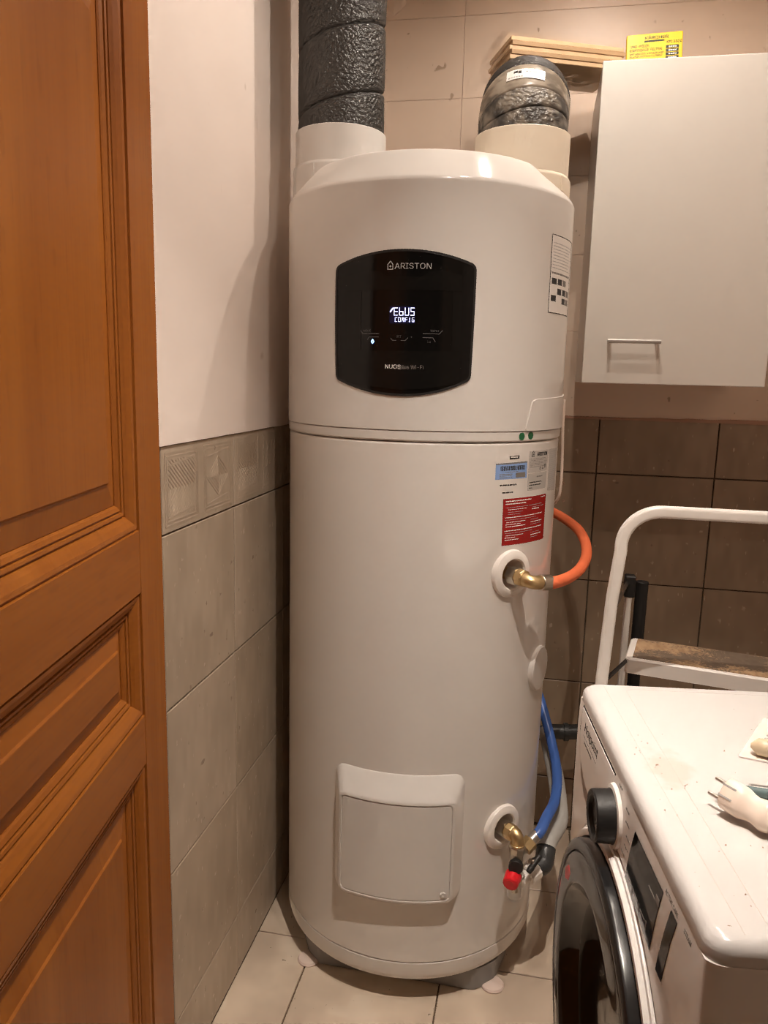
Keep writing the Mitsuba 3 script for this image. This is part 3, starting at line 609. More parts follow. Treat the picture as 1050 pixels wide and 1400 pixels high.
def elbow_pts(s):                                     # centre line: up, then a bend back towards the wall
    z0, rb = 1.880, .116; L1 = .004; L2 = rb * math.pi / 2
    if s < L1: return V(SR[0], SYD, z0 + s), V(0, 0, 1)
    if s < L1 + L2: a = (s - L1) / rb; return V(SR[0], SYD + rb * (1 - math.cos(a)), z0 + L1 + rb * math.sin(a)), V(0, math.sin(a), math.cos(a))
    return V(SR[0], SYD + rb + s - L1 - L2, z0 + L1 + rb), V(0, 1, 0)
STOT = .004 + .116 * math.pi / 2 + (3.434 - SYD - .116)
def elbow_band(s0, s1, tilt0, tilt1, r, mtl, name, label=None):
    n = 96; t = np.arange(n + 1) / n * 2 * np.pi; rows = []
    for q, d in ((0, -.006), (.03, -.002), (.08, 0), (.25, .0004), (.42, .0006), (.58, .0006), (.75, .0004), (.92, 0), (.97, -.002), (1, -.006)):
        P = []
        for a in t:
            s = (s0 + tilt0 * math.cos(a)) * (1 - q) + (s1 + tilt1 * math.cos(a)) * q; c, d3 = elbow_pts(min(max(s, 0), STOT)); x = V(1, 0, 0); y = np.cross(d3, x)
            rr = r + d + .0022 * (meshkit.noise(V(math.cos(a) * 2 + 9, math.sin(a) * 2 + 9, s * 16), 3) - .5)
            P.append(c + rr * (math.cos(a) * x + math.sin(a) * y))
        rows.append(np.array(P))
    v = np.vstack(rows); N = n + 1; j = np.arange(n); f = []
    for i in range(len(rows) - 1): f += [np.stack([i * N + j, i * N + j + 1, (i + 1) * N + j + 1], 1), np.stack([i * N + j, (i + 1) * N + j + 1, (i + 1) * N + j], 1)]
    m = trimesh.Trimesh(v, np.vstack(f), process=False); m.update_faces(m.nondegenerate_faces()); return obj(name, m, mtl, ae, smooth=True, label=label)
elbow_band(.012, .036, 0, .010, RD - .0005, 'm_foam_dusty', 'foam_wrap'); elbow_band(.036, .062, .010, .006, RD + .0003, 'm_foam_dusty', 'foam_wrap')
tp = elbow_band(.060, .102, .006, .004, RD + .0012, 'm_tape', 'tape_band', 'shiny greyish tape band')
elbow_band(.101, .150, .004, 0, RD + .0003, 'm_foam', 'foam_wrap'); elbow_band(.150, .25, 0, 0, RD + .0003, 'm_foam', 'foam_wrap'); elbow_band(.25, .36, 0, 0, RD + .0003, 'm_foam', 'foam_wrap'); elbow_band(.36, STOT, 0, 0, RD + .0003, 'm_foam', 'foam_wrap')
def on_elbow(m, s0, a0, r):                           # local x round the duct, y along it, z outwards
    v, f = trimesh.remesh.subdivide_to_size(m.vertices, m.faces, .01, max_iter=10); out = []
    for x, y, z in v:
        a = a0 + x / r; c, d3 = elbow_pts(s0 + y); X = V(1, 0, 0); Y = np.cross(d3, X); out.append(c + (r + z) * (math.cos(a) * X + math.sin(a) * Y))
    return trimesh.Trimesh(np.array(out), f, process=False)
SA = math.radians(-90) ; 
st = obj('sticker', on_elbow(extrude(rrect(-.038, .038, -.008, .008, .001), .0006), .080, SA + .02, RD + .0025), 'm_label_white', ae, label='small white sticker')
obj('printed_mark', on_elbow(extrude(shapely.union_all([sg.box(-.024, .0015, -.016, .005), sg.box(-.015, .0, -.009, .0045)]), .0003), .080, SA + .02, RD + .0031), 'm_print_black', st)
rg = np.random.default_rng(3); obj('printed_lines', on_elbow(extrude(shapely.MultiPolygon([sg.box(-.034 + i * .005, -.006, -.0305 + i * .005, -.004) for i in range(6)] + [sg.box(0 + i * .006, .0015, .0045 + i * .006, .003) for i in range(5)]), .0003), .080, SA + .02, RD + .0031), 'm_print_gray', st)

# ------------------------------------------------------------------ plumbing
def elbow_path(a, c, b, rad, n=10):
    a, c, b = V(*a), V(*c), V(*b); u, w = unit(a - c), unit(b - c); p0, p1 = c + u * rad, c + w * rad
    t = np.linspace(0, 1, n)[:, None]; mid = (1 - t) ** 2 * p0 + 2 * t * (1 - t) * c + t ** 2 * p1; return np.vstack([a, mid, b])
hw = thing('hot_water_pipe', 'orange hot water pipe with brass elbow leaving the upper port of the heater', 'pipe')
dg, z = PORTS['hot']; n0, t0 = tank_n(dg), tank_t(dg); o = tank_pt(dg, z - .002, R)
obj('hex_nut', frame_to(hexprism(.019, .022), o + n0 * .012, n0), 'm_nickel', hw)
obj('thread', cyl(o - n0 * .04, o + n0 * .03, .0125), 'm_brass', hw, 40)
obj('ring_nut', frame_to(lathe([(0, 0), (.0165, 0), (.0175, .002), (.0175, .014), (.0165, .016), (0, .016)], 8), o + n0 * .023, n0), 'm_brass', hw)
e0, ec = o + n0 * .036, o + n0 * .058 + V(0, 0, -.004); e1 = ec + unit(t0 + V(0, 0, -.12)) * .036
obj('elbow', tube(elbow_path(e0, ec, e1, .016), .0135, 24), 'm_brass', hw, 40)
obj('elbow_collar', cyl(e0 - n0 * .002, e0 + n0 * .006, .0155), 'm_brass', hw, 40)
dirp = unit(e1 - ec); obj('sleeve', cyl(e1 - dirp * .012, e1 + dirp * .016, .0158), 'm_nickel', hw, 40)
hp = catmull([e1 + dirp * .008, e1 + dirp * .035, (.722, 2.90, 1.000), (.748, 2.98, 1.002), (.764, 3.06, 1.012), (.765, 3.13, 1.030), (.752, 3.19, 1.048), (.728, 3.245, 1.060), (.692, 3.31, 1.070), (.645, 3.37, 1.076), (.57, 3.42, 1.08)], 10)
obj('pipe', tube(hp, .0125, 22), 'm_orange', hw, smooth=True, label='orange plastic pipe')
sv = thing('safety_valve', 'brass safety valve group with red and black knobs at the lower port of the heater', 'valve')
dg, z = PORTS['cold']; n0, t0 = tank_n(dg), tank_t(dg); o = tank_pt(dg, z, R)
obj('hex_nut', frame_to(hexprism(.0185, .022), o + n0 * .006, n0), 'm_nickel', sv)
obj('ring_nut', frame_to(lathe([(0, 0), (.0165, 0), (.0175, .002), (.0175, .016), (.0165, .018), (0, .018)], 8), o + n0 * .018, n0), 'm_brass', sv)
e0 = o + n0 * .026; ec = o + n0 * .048 + V(0, 0, .008); e1 = ec + V(0, 0, -.034)
obj('elbow', tube(elbow_path(e0, ec, e1, .020), .0132, 24), 'm_brass', sv, 40)
obj('elbow_collar', cyl(e0 + n0 * .004, e0 + n0 * .013, .0155), 'm_brass', sv, 40); obj('elbow_collar', cyl(e1 + V(0, 0, .004), e1 + V(0, 0, .011), .0155), 'm_brass', sv, 40)
obj('union_nut', frame_to(lathe([(0, 0), (.0165, 0), (.0180, .003), (.0180, .016), (.0165, .019), (0, .019)], 8), e1 + V(0, 0, -.012), V(0, 0, 1)), 'm_nickel', sv)
vb = e1 + V(0, 0, -.012)
obj('valve_body', cat([cyl(vb, vb + V(0, 0, -.018), .0150), cyl(vb + V(0, 0, -.016), vb + V(0, 0, -.050), .0125), cyl(vb + V(0, 0, -.048), vb + V(0, 0, -.062), .0145)]), 'm_nickel', sv, 40)
br = unit(t0 * .95 + n0 * .05); obj('branch', cyl(vb + V(0, 0, -.008), vb + br * .030 + V(0, 0, .006), .0105), 'm_nickel', sv, 40)
bn = vb + br * .024 + V(0, 0, .004); bdir = unit(br + V(0, 0, .55)); obj('branch_nut', frame_to(placed(hexprism(.0165, .022), trimesh.transformations.rotation_matrix(.42, (0, 0, 1))), bn + bdir * .008, bdir), 'm_brass', sv)
# black cap and red knob face the viewer's left, the lever the right
kd = unit(n0 * .62 - t0 * .78 + V(0, 0, .02))
c0 = vb + V(0, 0, -.017); obj('black_cap', cat([cyl(c0, c0 + kd * .024, .009), cyl(c0 + kd * .016, c0 + kd * .028, .0150)]), 'm_black_matte', sv, 40)
c1 = vb + V(0, 0, -.038); kd2 = unit(n0 * .45 - t0 * .88 + V(0, 0, -.16)); obj('red_knob', cat([cyl(c1, c1 + kd2 * .02, .010), cyl(c1 + kd2 * .017, c1 + kd2 * .046, .0178, r1=.0160, c=.002)]), 'm_red_knob', sv, 40, label='red knob')
obj('red_knob_face', cyl(c1 + kd2 * .0455, c1 + kd2 * .0472, .0115), 'm_red_knob', sv, 40)
lv = vb + br * .022 + n0 * .016 + V(0, 0, -.018); obj('lever_screw', cyl(lv, lv + n0 * .014 + V(0, 0, .004), .006), 'm_steel', sv, 40)
lp = lv + n0 * .012; obj('lever', loft([lp + sgn * (.021 * unit(t0 * .80 + V(0, 0, .60))) + np.array([w * unit(V(0, 0, .80) - t0 * .60) * math.cos(a) + w * n0 * math.sin(a) for a in np.arange(16) * math.pi / 8]) for sgn, w in ((-1.05, .003), (-1, .0055), (-.6, .0068), (0, .0060), (.6, .0068), (1, .0055), (1.05, .003))]), 'm_black_matte', sv, smooth=40, label='black lever handle')
cw = thing('cold_water_pipe', 'blue cold water pipe curving up behind the right side of the heater', 'pipe')
b0 = bn + bdir * .018
obj('sleeve', cyl(b0, b0 + bdir * .022, .0125), 'm_steel', cw, 40)
cp = catmull([b0 + bdir * .010, b0 + bdir * .032, b0 + bdir * .030 + V(.014, .040, .011), (.7185, 2.880, .470), (.7255, 2.930, .482), (.7262, 2.975, .494), (.7225, 3.015, .507), (.7150, 3.055, .525), (.7050, 3.092, .548), (.693, 3.122, .576), (.675, 3.16, .615), (.64, 3.21, .67)], 10)
obj('pipe', tube(cp, .0118, 22), 'm_blue', cw, smooth=True, label='blue plastic pipe')
ds = thing('drain_siphon', 'clear plastic drain funnel with white nut below the red knob', 'siphon')
f0 = vb + V(0, 0, -.060)
obj('funnel', from_m3(to_m3(cyl(f0 + V(0, 0, .010), f0 + V(0, 0, -.046), .0195, r1=.0165, n=40)) - to_m3(cyl(f0 + V(0, 0, .02), f0 + V(0, 0, -.042), .0172, r1=.0140, n=40))), 'm_clear', ds, 30, label='clear plastic cup')
obj('inner_tube', cyl(f0 + V(0, 0, .006), f0 + V(0, 0, -.030), .008), 'm_nickel', ds, 40)
sdir = unit(t0 * .96 + V(0, 0, .30) + n0 * .12)
s0 = f0 + V(0, 0, -.012) + sdir * .018
obj('outlet', cyl(s0 - sdir * .010, s0 + sdir * .02, .015), 'm_white_plastic', ds, 40)
obj('white_nut', frame_to(lathe([(0, 0), (.0200, 0), (.0222, .003), (.0222, .026), (.0205, .029), (0, .029)], 12), s0 + sdir * .014, sdir), 'm_white_plastic', ds)
dh = thing('drain_hose', 'grey drain hose rising behind the blue pipe into a black elbow', 'hose')
h0 = s0 + sdir * .042
hpth = catmull([h0, h0 + sdir * .022, h0 + sdir * .030 + V(.002, .03, .024), (.734, 2.90, .412), (.734, 2.955, .432), (.726, 3.02, .462), (.716, 3.08, .482), (.708, 3.14, .492), (.702, 3.20, .492)], 8)
obj('rubber_sleeve', tube(hpth[:15], .0208, 24), 'm_rubber', dh, smooth=True, label='dark rubber sleeve'); obj('hose', tube(hpth[8:], .0195, 24), 'm_hose_gray', dh, smooth=True)
obj('black_elbow', tube(catmull([(.690, 3.25, .462), (.702, 3.262, .462), (.72, 3.266, .464), (.76, 3.27, .466), (.83, 3.28, .47)], 6), .0205, 22), 'm_rubber', dh, smooth=True, label='black rubber elbow'); obj('elbow_collar', cyl((.752, 3.269, .4655), (.765, 3.2705, .466), .0245), 'm_rubber', dh, 40)
pc_ = thing('power_cable', 'thin pale cable hanging down the right edge of the heater', 'cable')
obj('cord', tube(catmull([(.688, 3.02, 1.38), (.690, 3.03, 1.31), (.693, 3.04, 1.25), (.694, 3.04, 1.19), (.690, 3.05, 1.15), (.672, 3.09, 1.12), (.65, 3.14, 1.10)], 8), .0035, 12), 'm_cable', pc_, smooth=True)

# ------------------------------------------------------------------ wall cabinet with things on it
CBX0, CBX1, CBY, CZ0, CZ1 = .7330, 1.155, 3.2, 1.418, 2.150
wc = thing('wall_cabinet', 'plain white wall cabinet hanging on the back wall above the tiles', 'cabinet')
t = .016; yb_ = CBY + .019
obj('side_panel', cbox(CBX0 + .001, CBX0 + t, yb_, YB - .001, CZ0 + .001, CZ1 - .001, .0008), 'm_cabinet', wc); obj('side_panel', cbox(CBX1 - t, CBX1 - .001, yb_, YB - .001, CZ0 + .001, CZ1 - .001, .0008), 'm_cabinet', wc)
obj('top_panel', cbox(CBX0 + t, CBX1 - t, yb_, YB - .001, CZ1 - t, CZ1 - .001, .0008), 'm_cabinet', wc); obj('bottom_panel', cbox(CBX0 + t, CBX1 - t, yb_, YB - .001, CZ0 + .001, CZ0 + t, .0008), 'm_cabinet', wc)
obj('back_panel', box(CBX0 + t, CBX1 - t, YB - .006, YB - .002, CZ0 + t, CZ1 - t), 'm_cabinet', wc)
cd = obj('door', cbox(CBX0, CBX1, CBY, CBY + .017, CZ0, CZ1, .0015), 'm_cabinet', wc)
hx0, hx1, hz, hy = .7860, .9080, 1.5185, CBY - .032
hd = obj('handle', tube(np.array([(hx0, hy, hz), (hx0 + .001, hy, hz), (hx1 - .001, hy, hz), (hx1, hy, hz)]), .0052, 16), 'm_alu', cd, 40, label='brushed metal bar handle')
for x in (hx0 + .006, hx1 - .006): obj('handle_post', cyl((x, hy, hz), (x, CBY, hz), .0048), 'm_alu', cd, 40)
bp_ = thing('board_package', 'film wrapped stack of brown boards lying across the top of the wall cabinet', 'boards')
PO = V(.521, 3.190, 2.163); PU = unit(V(.223, .090, 0)); PV = V(-PU[1], PU[0], 0)
def put_pack(m):
    M = np.eye(4); M[:3, 0], M[:3, 1], M[:3, 2], M[:3, 3] = PU, PV, V(0, 0, 1), PO; m = m.copy(); m.apply_transform(M); return m
for i, (a, b, dx, dy) in enumerate(((0, .0095, 0, 0), (.0100, .0195, .003, -.002), (.0200, .0295, -.002, .001), (.030, .0395, .004, -.001), (.040, .0495, .001, .001))):
    obj('board', put_pack(cbox(dx, .285 + dx, dy + .002, .158 + dy, a, b, .0008)), 'm_board' if i % 2 == 0 else 'm_board2', bp_)
# the crinkled film round it, longer than the boards at the left end
rows = []; nn_ = 56
for s in np.linspace(-.022, .292, 50):
    p = rrect(-.004, .164, -.0022, .0545, .004, 3).exterior; q = np.array([p.interpolate(u * p.length).coords[0] for u in np.arange(nn_) / nn_])
    k_ = .0035 * (meshkit.fbm(np.stack([q[:, 0] * 40, q[:, 1] * 60, np.full(nn_, s * 45)], 1), 3, 5) - .35); cen = q.mean(0); q = q + (q - cen) / np.linalg.norm(q - cen, axis=1, keepdims=True) * np.maximum(k_, 0)[:, None]
    q[:, 1] = np.maximum(q[:, 1], -.0035)
    rows.append(np.stack([np.full(nn_, s), q[:, 0], q[:, 1]], 1))
obj('film', put_pack(loft(rows, True, True)), 'm_film', bp_, label='clear plastic film')
yk = thing('filter_packet', 'yellow cartridge filter packet standing on the wall cabinet', 'packet')
YO = V(.799, 3.36, CZ1); YA = math.radians(2.0)
def put_card(m):                                      # local x right, y up, z towards the viewer
    M = np.eye(4); M[:3, 0], M[:3, 1], M[:3, 2], M[:3, 3] = V(math.cos(YA), .0, math.sin(YA)), V(-math.sin(YA) * .95, .10, math.cos(YA)), unit(np.cross(V(math.cos(YA), 0, math.sin(YA)), V(-math.sin(YA) * .95, .10, math.cos(YA)))), YO
    m = m.copy(); m.apply_transform(M); return m
cw_, chh = .132, .118
obj('card', put_card(cbox(0, cw_, 0, chh, -.020, 0, .0015)), 'm_yellow', yk)
def card_text(s, x, y, h, bold=True, sx=1.0, mtl='m_print_black'):
    m = meshkit.text_mesh(s, h, .0003, bold); m.vertices[:, 0] *= sx; m.apply_translation((x, y, .0001)); return m
tx = [card_text('KÄRCHER', .042, chh - .014, .0068, True, 1.28), extrude(sg.box(.042, chh - .0205, .089, chh - .0165), .0004), card_text('ONE-PIECE', .008, chh - .0320, .0058), card_text('CARTRIDGE FILTER', .007, chh - .0410, .0058), card_text('WET AND DRY VACUUM AND', .007, chh - .0490, .0042), card_text('MULTIFUNCTION CLEANER', .007, chh - .0555, .0042), card_text('KFI 3310', .094, chh - .0265, .0058)]
obj('lettering', put_card(cat(tx)), 'm_print_black', yk)
for i in range(4): obj('black_bar', put_card(extrude(sg.box(.093, chh - .0385 - i * .0085, .123, chh - .0315 - i * .0085), .0003)), 'm_print_black', yk); obj('bar_text', put_card(extrude(shapely.MultiPolygon([sg.box(.099 + q * .005, chh - .0365 - i * .0085, .103 + q * .005, chh - .0335 - i * .0085) for q in range(4)]), .0005)), 'm_print_white', yk)

# ------------------------------------------------------------------ washing machine: local x = depth behind the front, y = along the front (0 far, .6 near), z up
WO = V(.733, 2.458, 0); WU = unit(V(.135, -.991, 0)); WN = V(WU[1], -WU[0], 0)   # WN points out of the front
WZ = .93
def put_w(m):
    M = np.eye(4); M[:3, 0], M[:3, 1], M[:3, 2], M[:3, 3] = -WN, WU, V(0, 0, 1), WO; m = m.copy(); m.apply_transform(M)
    if np.linalg.det(M[:3, :3]) < 0: m.invert()
    return m
U0, U1, WDp = -.016, .589, .56                      # far end, near end, depth
wm = thing('washing_machine', 'white front loading washing machine with a black round door, standing right of the heater', 'washing machine')
pl_ = obj('plinth', put_w(cbox(.03, WDp - .02, U0 + .02, U1 - .02, 0, .085, .003)), 'm_gray_plastic', wm)
ZC, DC = .540, .300
# cabinet body behind the fascia
obj('cabinet_body', put_w(cbox(.060, WDp, U0 + .002, U1 - .002, .085, .905, .004)), 'm_washer', wm)
# fascia: profile in (off, z) extruded along the front, door opening cut out
prof = [(-.061, .905), (-.061, .30), (-.02, .30), (-.004, .50), (.004, .66), (.0070, .76), (.0075, .82), (.0070, .86), (.0050, .89), (.0030, .9055)]
pf = sg.Polygon([(-o_, z_) for o_, z_ in prof])
fa = extrude(pf, U1 - U0); fv = fa.vertices.copy(); fa.vertices = np.stack([fv[:, 0], fv[:, 2] + U0, fv[:, 1]], 1); fa.invert() if fa.volume < 0 else None
bore2 = frame_to(lathe([(0, -.04), (.281, -.04), (.281, .0), (.2825, .006), (.2825, .03), (0, .03)], 128), (0, DC, ZC), (-1, 0, 0))
plan = extrude(rrect(-.0075, .40, U0, U1, .022, 10), 1.2); plan.apply_translation((0, 0, .1))
FA = (to_m3(fa) ^ to_m3(plan)) - to_m3(bore2)
# drawer recess handle under the drawer front, display and slot pockets stay as thin plates
scoop = extrude(sg.Polygon([(.040, .823), (.08, .8035), (.13, .7945), (.19, .7925), (.238, .801), (.238, .783), (.19, .766), (.13, .766), (.08, .778), (.05, .797)]).buffer(-.003).buffer(.003), .036); sv_ = scoop.vertices.copy(); scoop.vertices = np.stack([sv_[:, 2] - .020, sv_[:, 0], sv_[:, 1]], 1)
FA = FA - to_m3(scoop)
obj('fascia', put_w(from_m3(FA)), 'm_washer', wm, 30)
lowf = cbox(.012, .0605, U0 + .002, U1 - .002, .085, .46, .003)
obj('front_panel', put_w(from_m3(to_m3(lowf) - to_m3(bore2))), 'm_washer', wm, 30)
obj('tub_front', put_w(frame_to(lathe([(0, 0), (.275, 0), (.283, .006), (.283, .03), (0, .03)], 96), (.0605, DC, ZC), (-1, 0, 0))), 'm_washer', wm, 30)
# lid: a slab with rounded front edge and a shallow panel line
def lid_ring(z_, ins):
    p = rrect(-.0035 + ins, WDp + .003 - ins * .3, U0 + ins, U1 - ins, .022, 10); q = np.array(p.exterior.coords)[:-1]; return np.c_[q, np.full(len(q), z_)]
lidm = loft([lid_ring(*a) for a in ((.9050, .0006), (.9060, 0), (.9160, .0002), (.9205, .0012), (.9245, .0034), (.9275, .0068), (.9293, .0112), (.9299, .016), (.930, .024))], True, True); lidm.fix_normals()
wl_ = obj('lid', put_w(lidm), 'm_washer_top', wm, 40)
def top_line(pts, r=.0006): return extrude(sg.LineString(pts).buffer(r, quad_segs=2), .0003)
gl_ = [top_line([(.030, U0 + .012), (.032, U1 - .012)], .0003), top_line([(WDp, U0 + .028), (.072, U0 + .028), (.062, U0 + .036), (.058, U1 - .03), (.066, U1 - .02), (WDp, U1 - .02)], .00035)]
g_ = cat(gl_); g_.apply_translation((0, 0, .9299)); obj('lid_seam', put_w(g_), 'm_seam', wl_)
rg = np.random.default_rng(21); cr = []
for _ in range(34):
    c_ = (rg.uniform(.02, .20), rg.uniform(.05, .56)) if rg.random() < .45 else (rg.normal(.045, .02), rg.normal(.28, .06))
    s_ = trimesh.creation.icosphere(subdivisions=1, radius=rg.uniform(.0004, .0010)); s_.apply_translation((max(c_[0], .02), min(max(c_[1], .02), .58), .9305)); cr.append(s_)
crk = numbered('dirt_crumbs'); scene[crk] = ply(put_w(cat(cr)), 'm_mortar', smooth=True); labels[crk] = {'label': 'rusty brown dirt crumbs scattered on the washing machine lid', 'category': 'dirt', 'kind': 'stuff'}
# things on the fascia: mapped on to its curved front
_pz = np.array([z_ for o_, z_ in prof[2:]]); _po = np.array([o_ for o_, z_ in prof[2:]]); _i = np.argsort(_pz)
def fo(z_): return np.interp(z_, _pz[_i], _po[_i])
def on_fascia(m, lift=.0):                            # local x along the front (0 far), y = height, z outwards
    v, f = trimesh.remesh.subdivide_to_size(m.vertices, m.faces, .02, max_iter=10); v = np.array(v)
    return put_w(trimesh.Trimesh(np.stack([-(fo(v[:, 1]) + v[:, 2] + lift), v[:, 0], v[:, 1]], 1), f, process=False))
dr_ = obj('detergent_drawer', on_fascia(extrude(sg.Polygon([(.022, .900), (.236, .899), (.236, .800), (.19, .792), (.13, .794), (.08, .803), (.045, .822), (.028, .85)]), .0012)), 'm_washer', wm)
obj('drawer_gap', on_fascia(extrude(strokes_ := shapely.union_all([sg.LineString([(.020, .9018), (.240, .9008)]).buffer(.0013), sg.LineString([(.020, .9018), (.021, .86)]).buffer(.0006)]), .0004)), 'm_print_black', dr_)
tt = meshkit.text_mesh('Hotpoint', .0135, .0003, False); tt.vertices[:, 0] *= 1.28; tt.apply_translation((.052, .8745, .0013)); obj('maker_lettering', on_fascia(tt), 'm_print_black', dr_)
obj('printed_lines', on_fascia(extrude(shapely.union_all([sg.box(.052, .8655, .145, .8663)] + [sg.box(.062 + i * .008, .857, .068 + i * .008, .8605) for i in range(7)]), .0003), .0013), 'm_print_mid', dr_)
rg = np.random.default_rng(4)
for (cx_, cz_) in ((.218, .888), (.222, .872), (.216, .857), (.305, .890), (.312, .876), (.322, .862), (.318, .848), (.308, .834), (.262, .899)):
    obj('program_print', on_fascia(extrude(shapely.MultiPolygon([sg.box(cx_ + q * .006, cz_, cx_ + q * .006 + rg.uniform(.003, .0055), cz_ + .0022) for q in range(3)]), .0003), .0001), 'm_print_mid', wm)
obj('printed_text', on_fascia(cat([placed(meshkit.text_mesh(s_, .0045, .0003), T_xy(x_, z_)) for s_, x_, z_ in (('ACTIVE CARE', .470, .893), ('STEAM', .530, .893))]), .0001), 'm_print_mid', wm)
kn = obj('knob', put_w(frame_to(lathe([(0, 0), (.0345, 0), (.0350, .004), (.0340, .026), (.0325, .028), (.026, .027), (.024, .022), (0, .022)], 48), (-.009, .262, .853), (-1, 0, 0))), 'm_black_matte', wm, 30, label='black programme knob')
obj('knob_ring', put_w(frame_to(lathe([(.036, 0), (.043, 0), (.041, .005), (.036, .006)], 48), (-.006, .262, .853), (-1, 0, 0))), 'm_white_plastic', wm, 30)
obj('knob_mark', put_w(frame_to(extrude(sg.LineString([(.010, .010), (.021, .020)]).buffer(.0022), .002), (-.031, .262, .853), (-1, 0, 0))), 'm_print_gray', kn)
dp = obj('display', on_fascia(extrude(sg.Polygon([(.353, .888), (.466, .889), (.447, .804), (.334, .812)]), .0006), .0002), 'm_black_gloss', wm, label='black display')
obj('button_line', on_fascia(extrude(shapely.union_all([sg.box(.345 + i * .030, .826 - i * .002, .365 + i * .030, .8275 - i * .002) for i in range(3)] + [sg.box(.368 + i * .03, .815, .371 + i * .03, .826) for i in range(3)] + [sg.box(.425, .867, .447, .8685), sg.box(.45, .868, .462, .876)]), .0004), .0009), 'm_print_mid', dp)
obj('start_window', on_fascia(extrude(sg.Polygon([(.494, .889), (.513, .889), (.491, .803), (.471, .801)]), .0006), .0002), 'm_black_gloss', wm, label='narrow black touch window')
# door: white ring, black rim, dark bulging glass
def at_door(m, off=0.): return put_w(frame_to(m, (-off, DC, ZC), (-1, 0, 0)))
wd = obj('door', at_door(lathe([(.2775, -.030), (.2775, .008), (.2765, .0105), (.2725, .0115), (.2715, .0150), (.2695, .0178), (.2640, .0182), (.2605, .0175), (.2595, .014), (.2595, -.030)], 160)), 'm_washer', wm, 30, label='round door with a black rim')
obj('door_rim', at_door(lathe([(.2560, -.02), (.2575, .014), (.2575, .0270), (.2560, .0310), (.2520, .0335), (.2440, .0345), (.2400, .0340), (.239, .030)], 160)), 'm_ring_black', wd, 30)
obj('door_glass', at_door(lathe([(.2395, .030), (.237, .0338), (.228, .0352), (.200, .0358), (.195, .0338), (.188, .020), (.175, .006), (.12, -.004), (0, -.008)], 160)), 'm_glass_dark', wd, 30, label='dark glass bowl')
# red mark on the rim's flat, at the upper far side of the door
mk = extrude(sa.rotate(sg.Polygon([(-.020, -.005), (.004, -.010), (.020, -.003), (.014, .007), (-.012, .006)]).buffer(.002), 38, origin=(0, 0)), .0010)
mv = mk.vertices.copy(); mk.vertices = np.stack([-(.0350 + mv[:, 2]), DC - .165 + mv[:, 0], ZC + .140 + mv[:, 1]], 1); obj('door_mark', put_w(mk), 'm_red_knob', wd, label='small red mark')

# things on the machine
pg = thing('power_plug', 'white two pin power plug lying on the washing machine lid', 'plug')
pd = unit(V(-.68, .73, 0.06)); pz_ = unit(np.cross(V(0, 0, 1), pd)); rl = math.radians(52); ps = unit(math.cos(rl) * -pz_ + math.sin(rl) * V(0, 0, 1)); pv = unit(np.cross(pd, ps))
PB = V(.872, 2.106, WZ + .0225)
def ring_at(c, w, h, nseg=32, e=2.4):
    a = np.arange(nseg) * 2 * np.pi / nseg; cs, sn = np.cos(a), np.sin(a); return c + np.outer(w * np.sign(cs) * np.abs(cs) ** (2 / e), ps) + np.outer(h * np.sign(sn) * np.abs(sn) ** (2 / e), pv)
secs = [(.0, .0170, .0150), (-.0015, .0185, .0165), (-.020, .0188, .0168), (-.024, .0180, .0160), (-.030, .0158, .0125), (-.037, .0150, .0108), (-.044, .0165, .0125), (-.050, .0178, .0150), (-.055, .0165, .0145), (-.062, .0115, .0105), (-.072, .0080, .0078), (-.084, .0058, .0058), (-.090, .0050, .0050)]
ax_ = lambda s_: PB + pd * s_ + V(0, 0, -max(0, -s_ - .055) * .36)
obj('plug_body', loft([ring_at(ax_(s_), w_, h_) for s_, w_, h_ in secs][::-1]), 'm_plug', pg, smooth=45)
for s_ in (-1, 1):
    obj('pin', cyl(PB + ps * .0095 * s_, PB + ps * .0095 * s_ + pd * .019, .0024, c=.0008), 'm_steel', pg, 40)
    obj('side_groove', loft([PB + pd * q + pv * (-.0166) + ps * (.0065 * s_) + np.array([(ps * c + pv * d_) for c, d_ in ((-.0011, -.0004), (.0011, -.0004), (.0011, .0008), (-.0011, .0008))]) for q in (-.0165, .0)]), 'm_label_gray', pg)
obj('cable', tube(catmull([ax_(-.088), ax_(-.10), V(*(PB - pd * .13)[:2], WZ + .0042), V(*(PB - pd * .18)[:2], WZ + .0040) + V(.03, .01, 0), V(*(PB - pd * .2)[:2], WZ + .0040) + V(.12, 0, 0)], 8), .0036, 14), 'm_plug', pg, smooth=True)
tl = thing('plastic_rod', 'teal grey rod lying behind the power plug on the lid', 'rod'); obj('rod', tube(np.array([(.900, 2.150, WZ + .006), (.903, 2.150, WZ + .006), (1.12, 2.134, WZ + .006), (1.125, 2.134, WZ + .006)]), .006, 16), 'm_teal', tl, 40)
wsn = thing('bent_wire', 'short pale bent wire on the lid behind the teal rod', 'wire'); obj('wire', tube(catmull([(.9235, 2.163, WZ + .0012), (.9170, 2.170, WZ + .0012), (.9165, 2.175, WZ + .0012), (.922, 2.177, WZ + .0012), (.960, 2.175, WZ + .0012)], 6), .0010, 8), 'm_label_gray', wsn, smooth=True)
po = thing('paper_pouch', 'pale pouch with printed rows lying on the lid at the right', 'pouch')
pz = WZ + .0015; pouch = sg.Polygon([(.925, 2.252), (.990, 2.385), (1.15, 2.35), (1.10, 2.215)]).buffer(.003)
obj('sheet', placed(extrude(pouch, .0022), T_xy(0, 0, WZ + .0002)), 'm_pouch', po)
dots = []
for i in range(9):
    for j in range(7):
        q = V(.952, 2.272, 0) + V(.0075, .0145, 0) * i * .72 + V(.0135, -.0030, 0) * j
        dots.append(sg.Point(q[0], q[1]).buffer(.0032).difference(sg.Point(q[0], q[1]).buffer(.0018)))
obj('printed_rows', placed(extrude(shapely.union_all(dots), .0004), T_xy(0, 0, WZ + .0024)), 'm_label_gray', po)
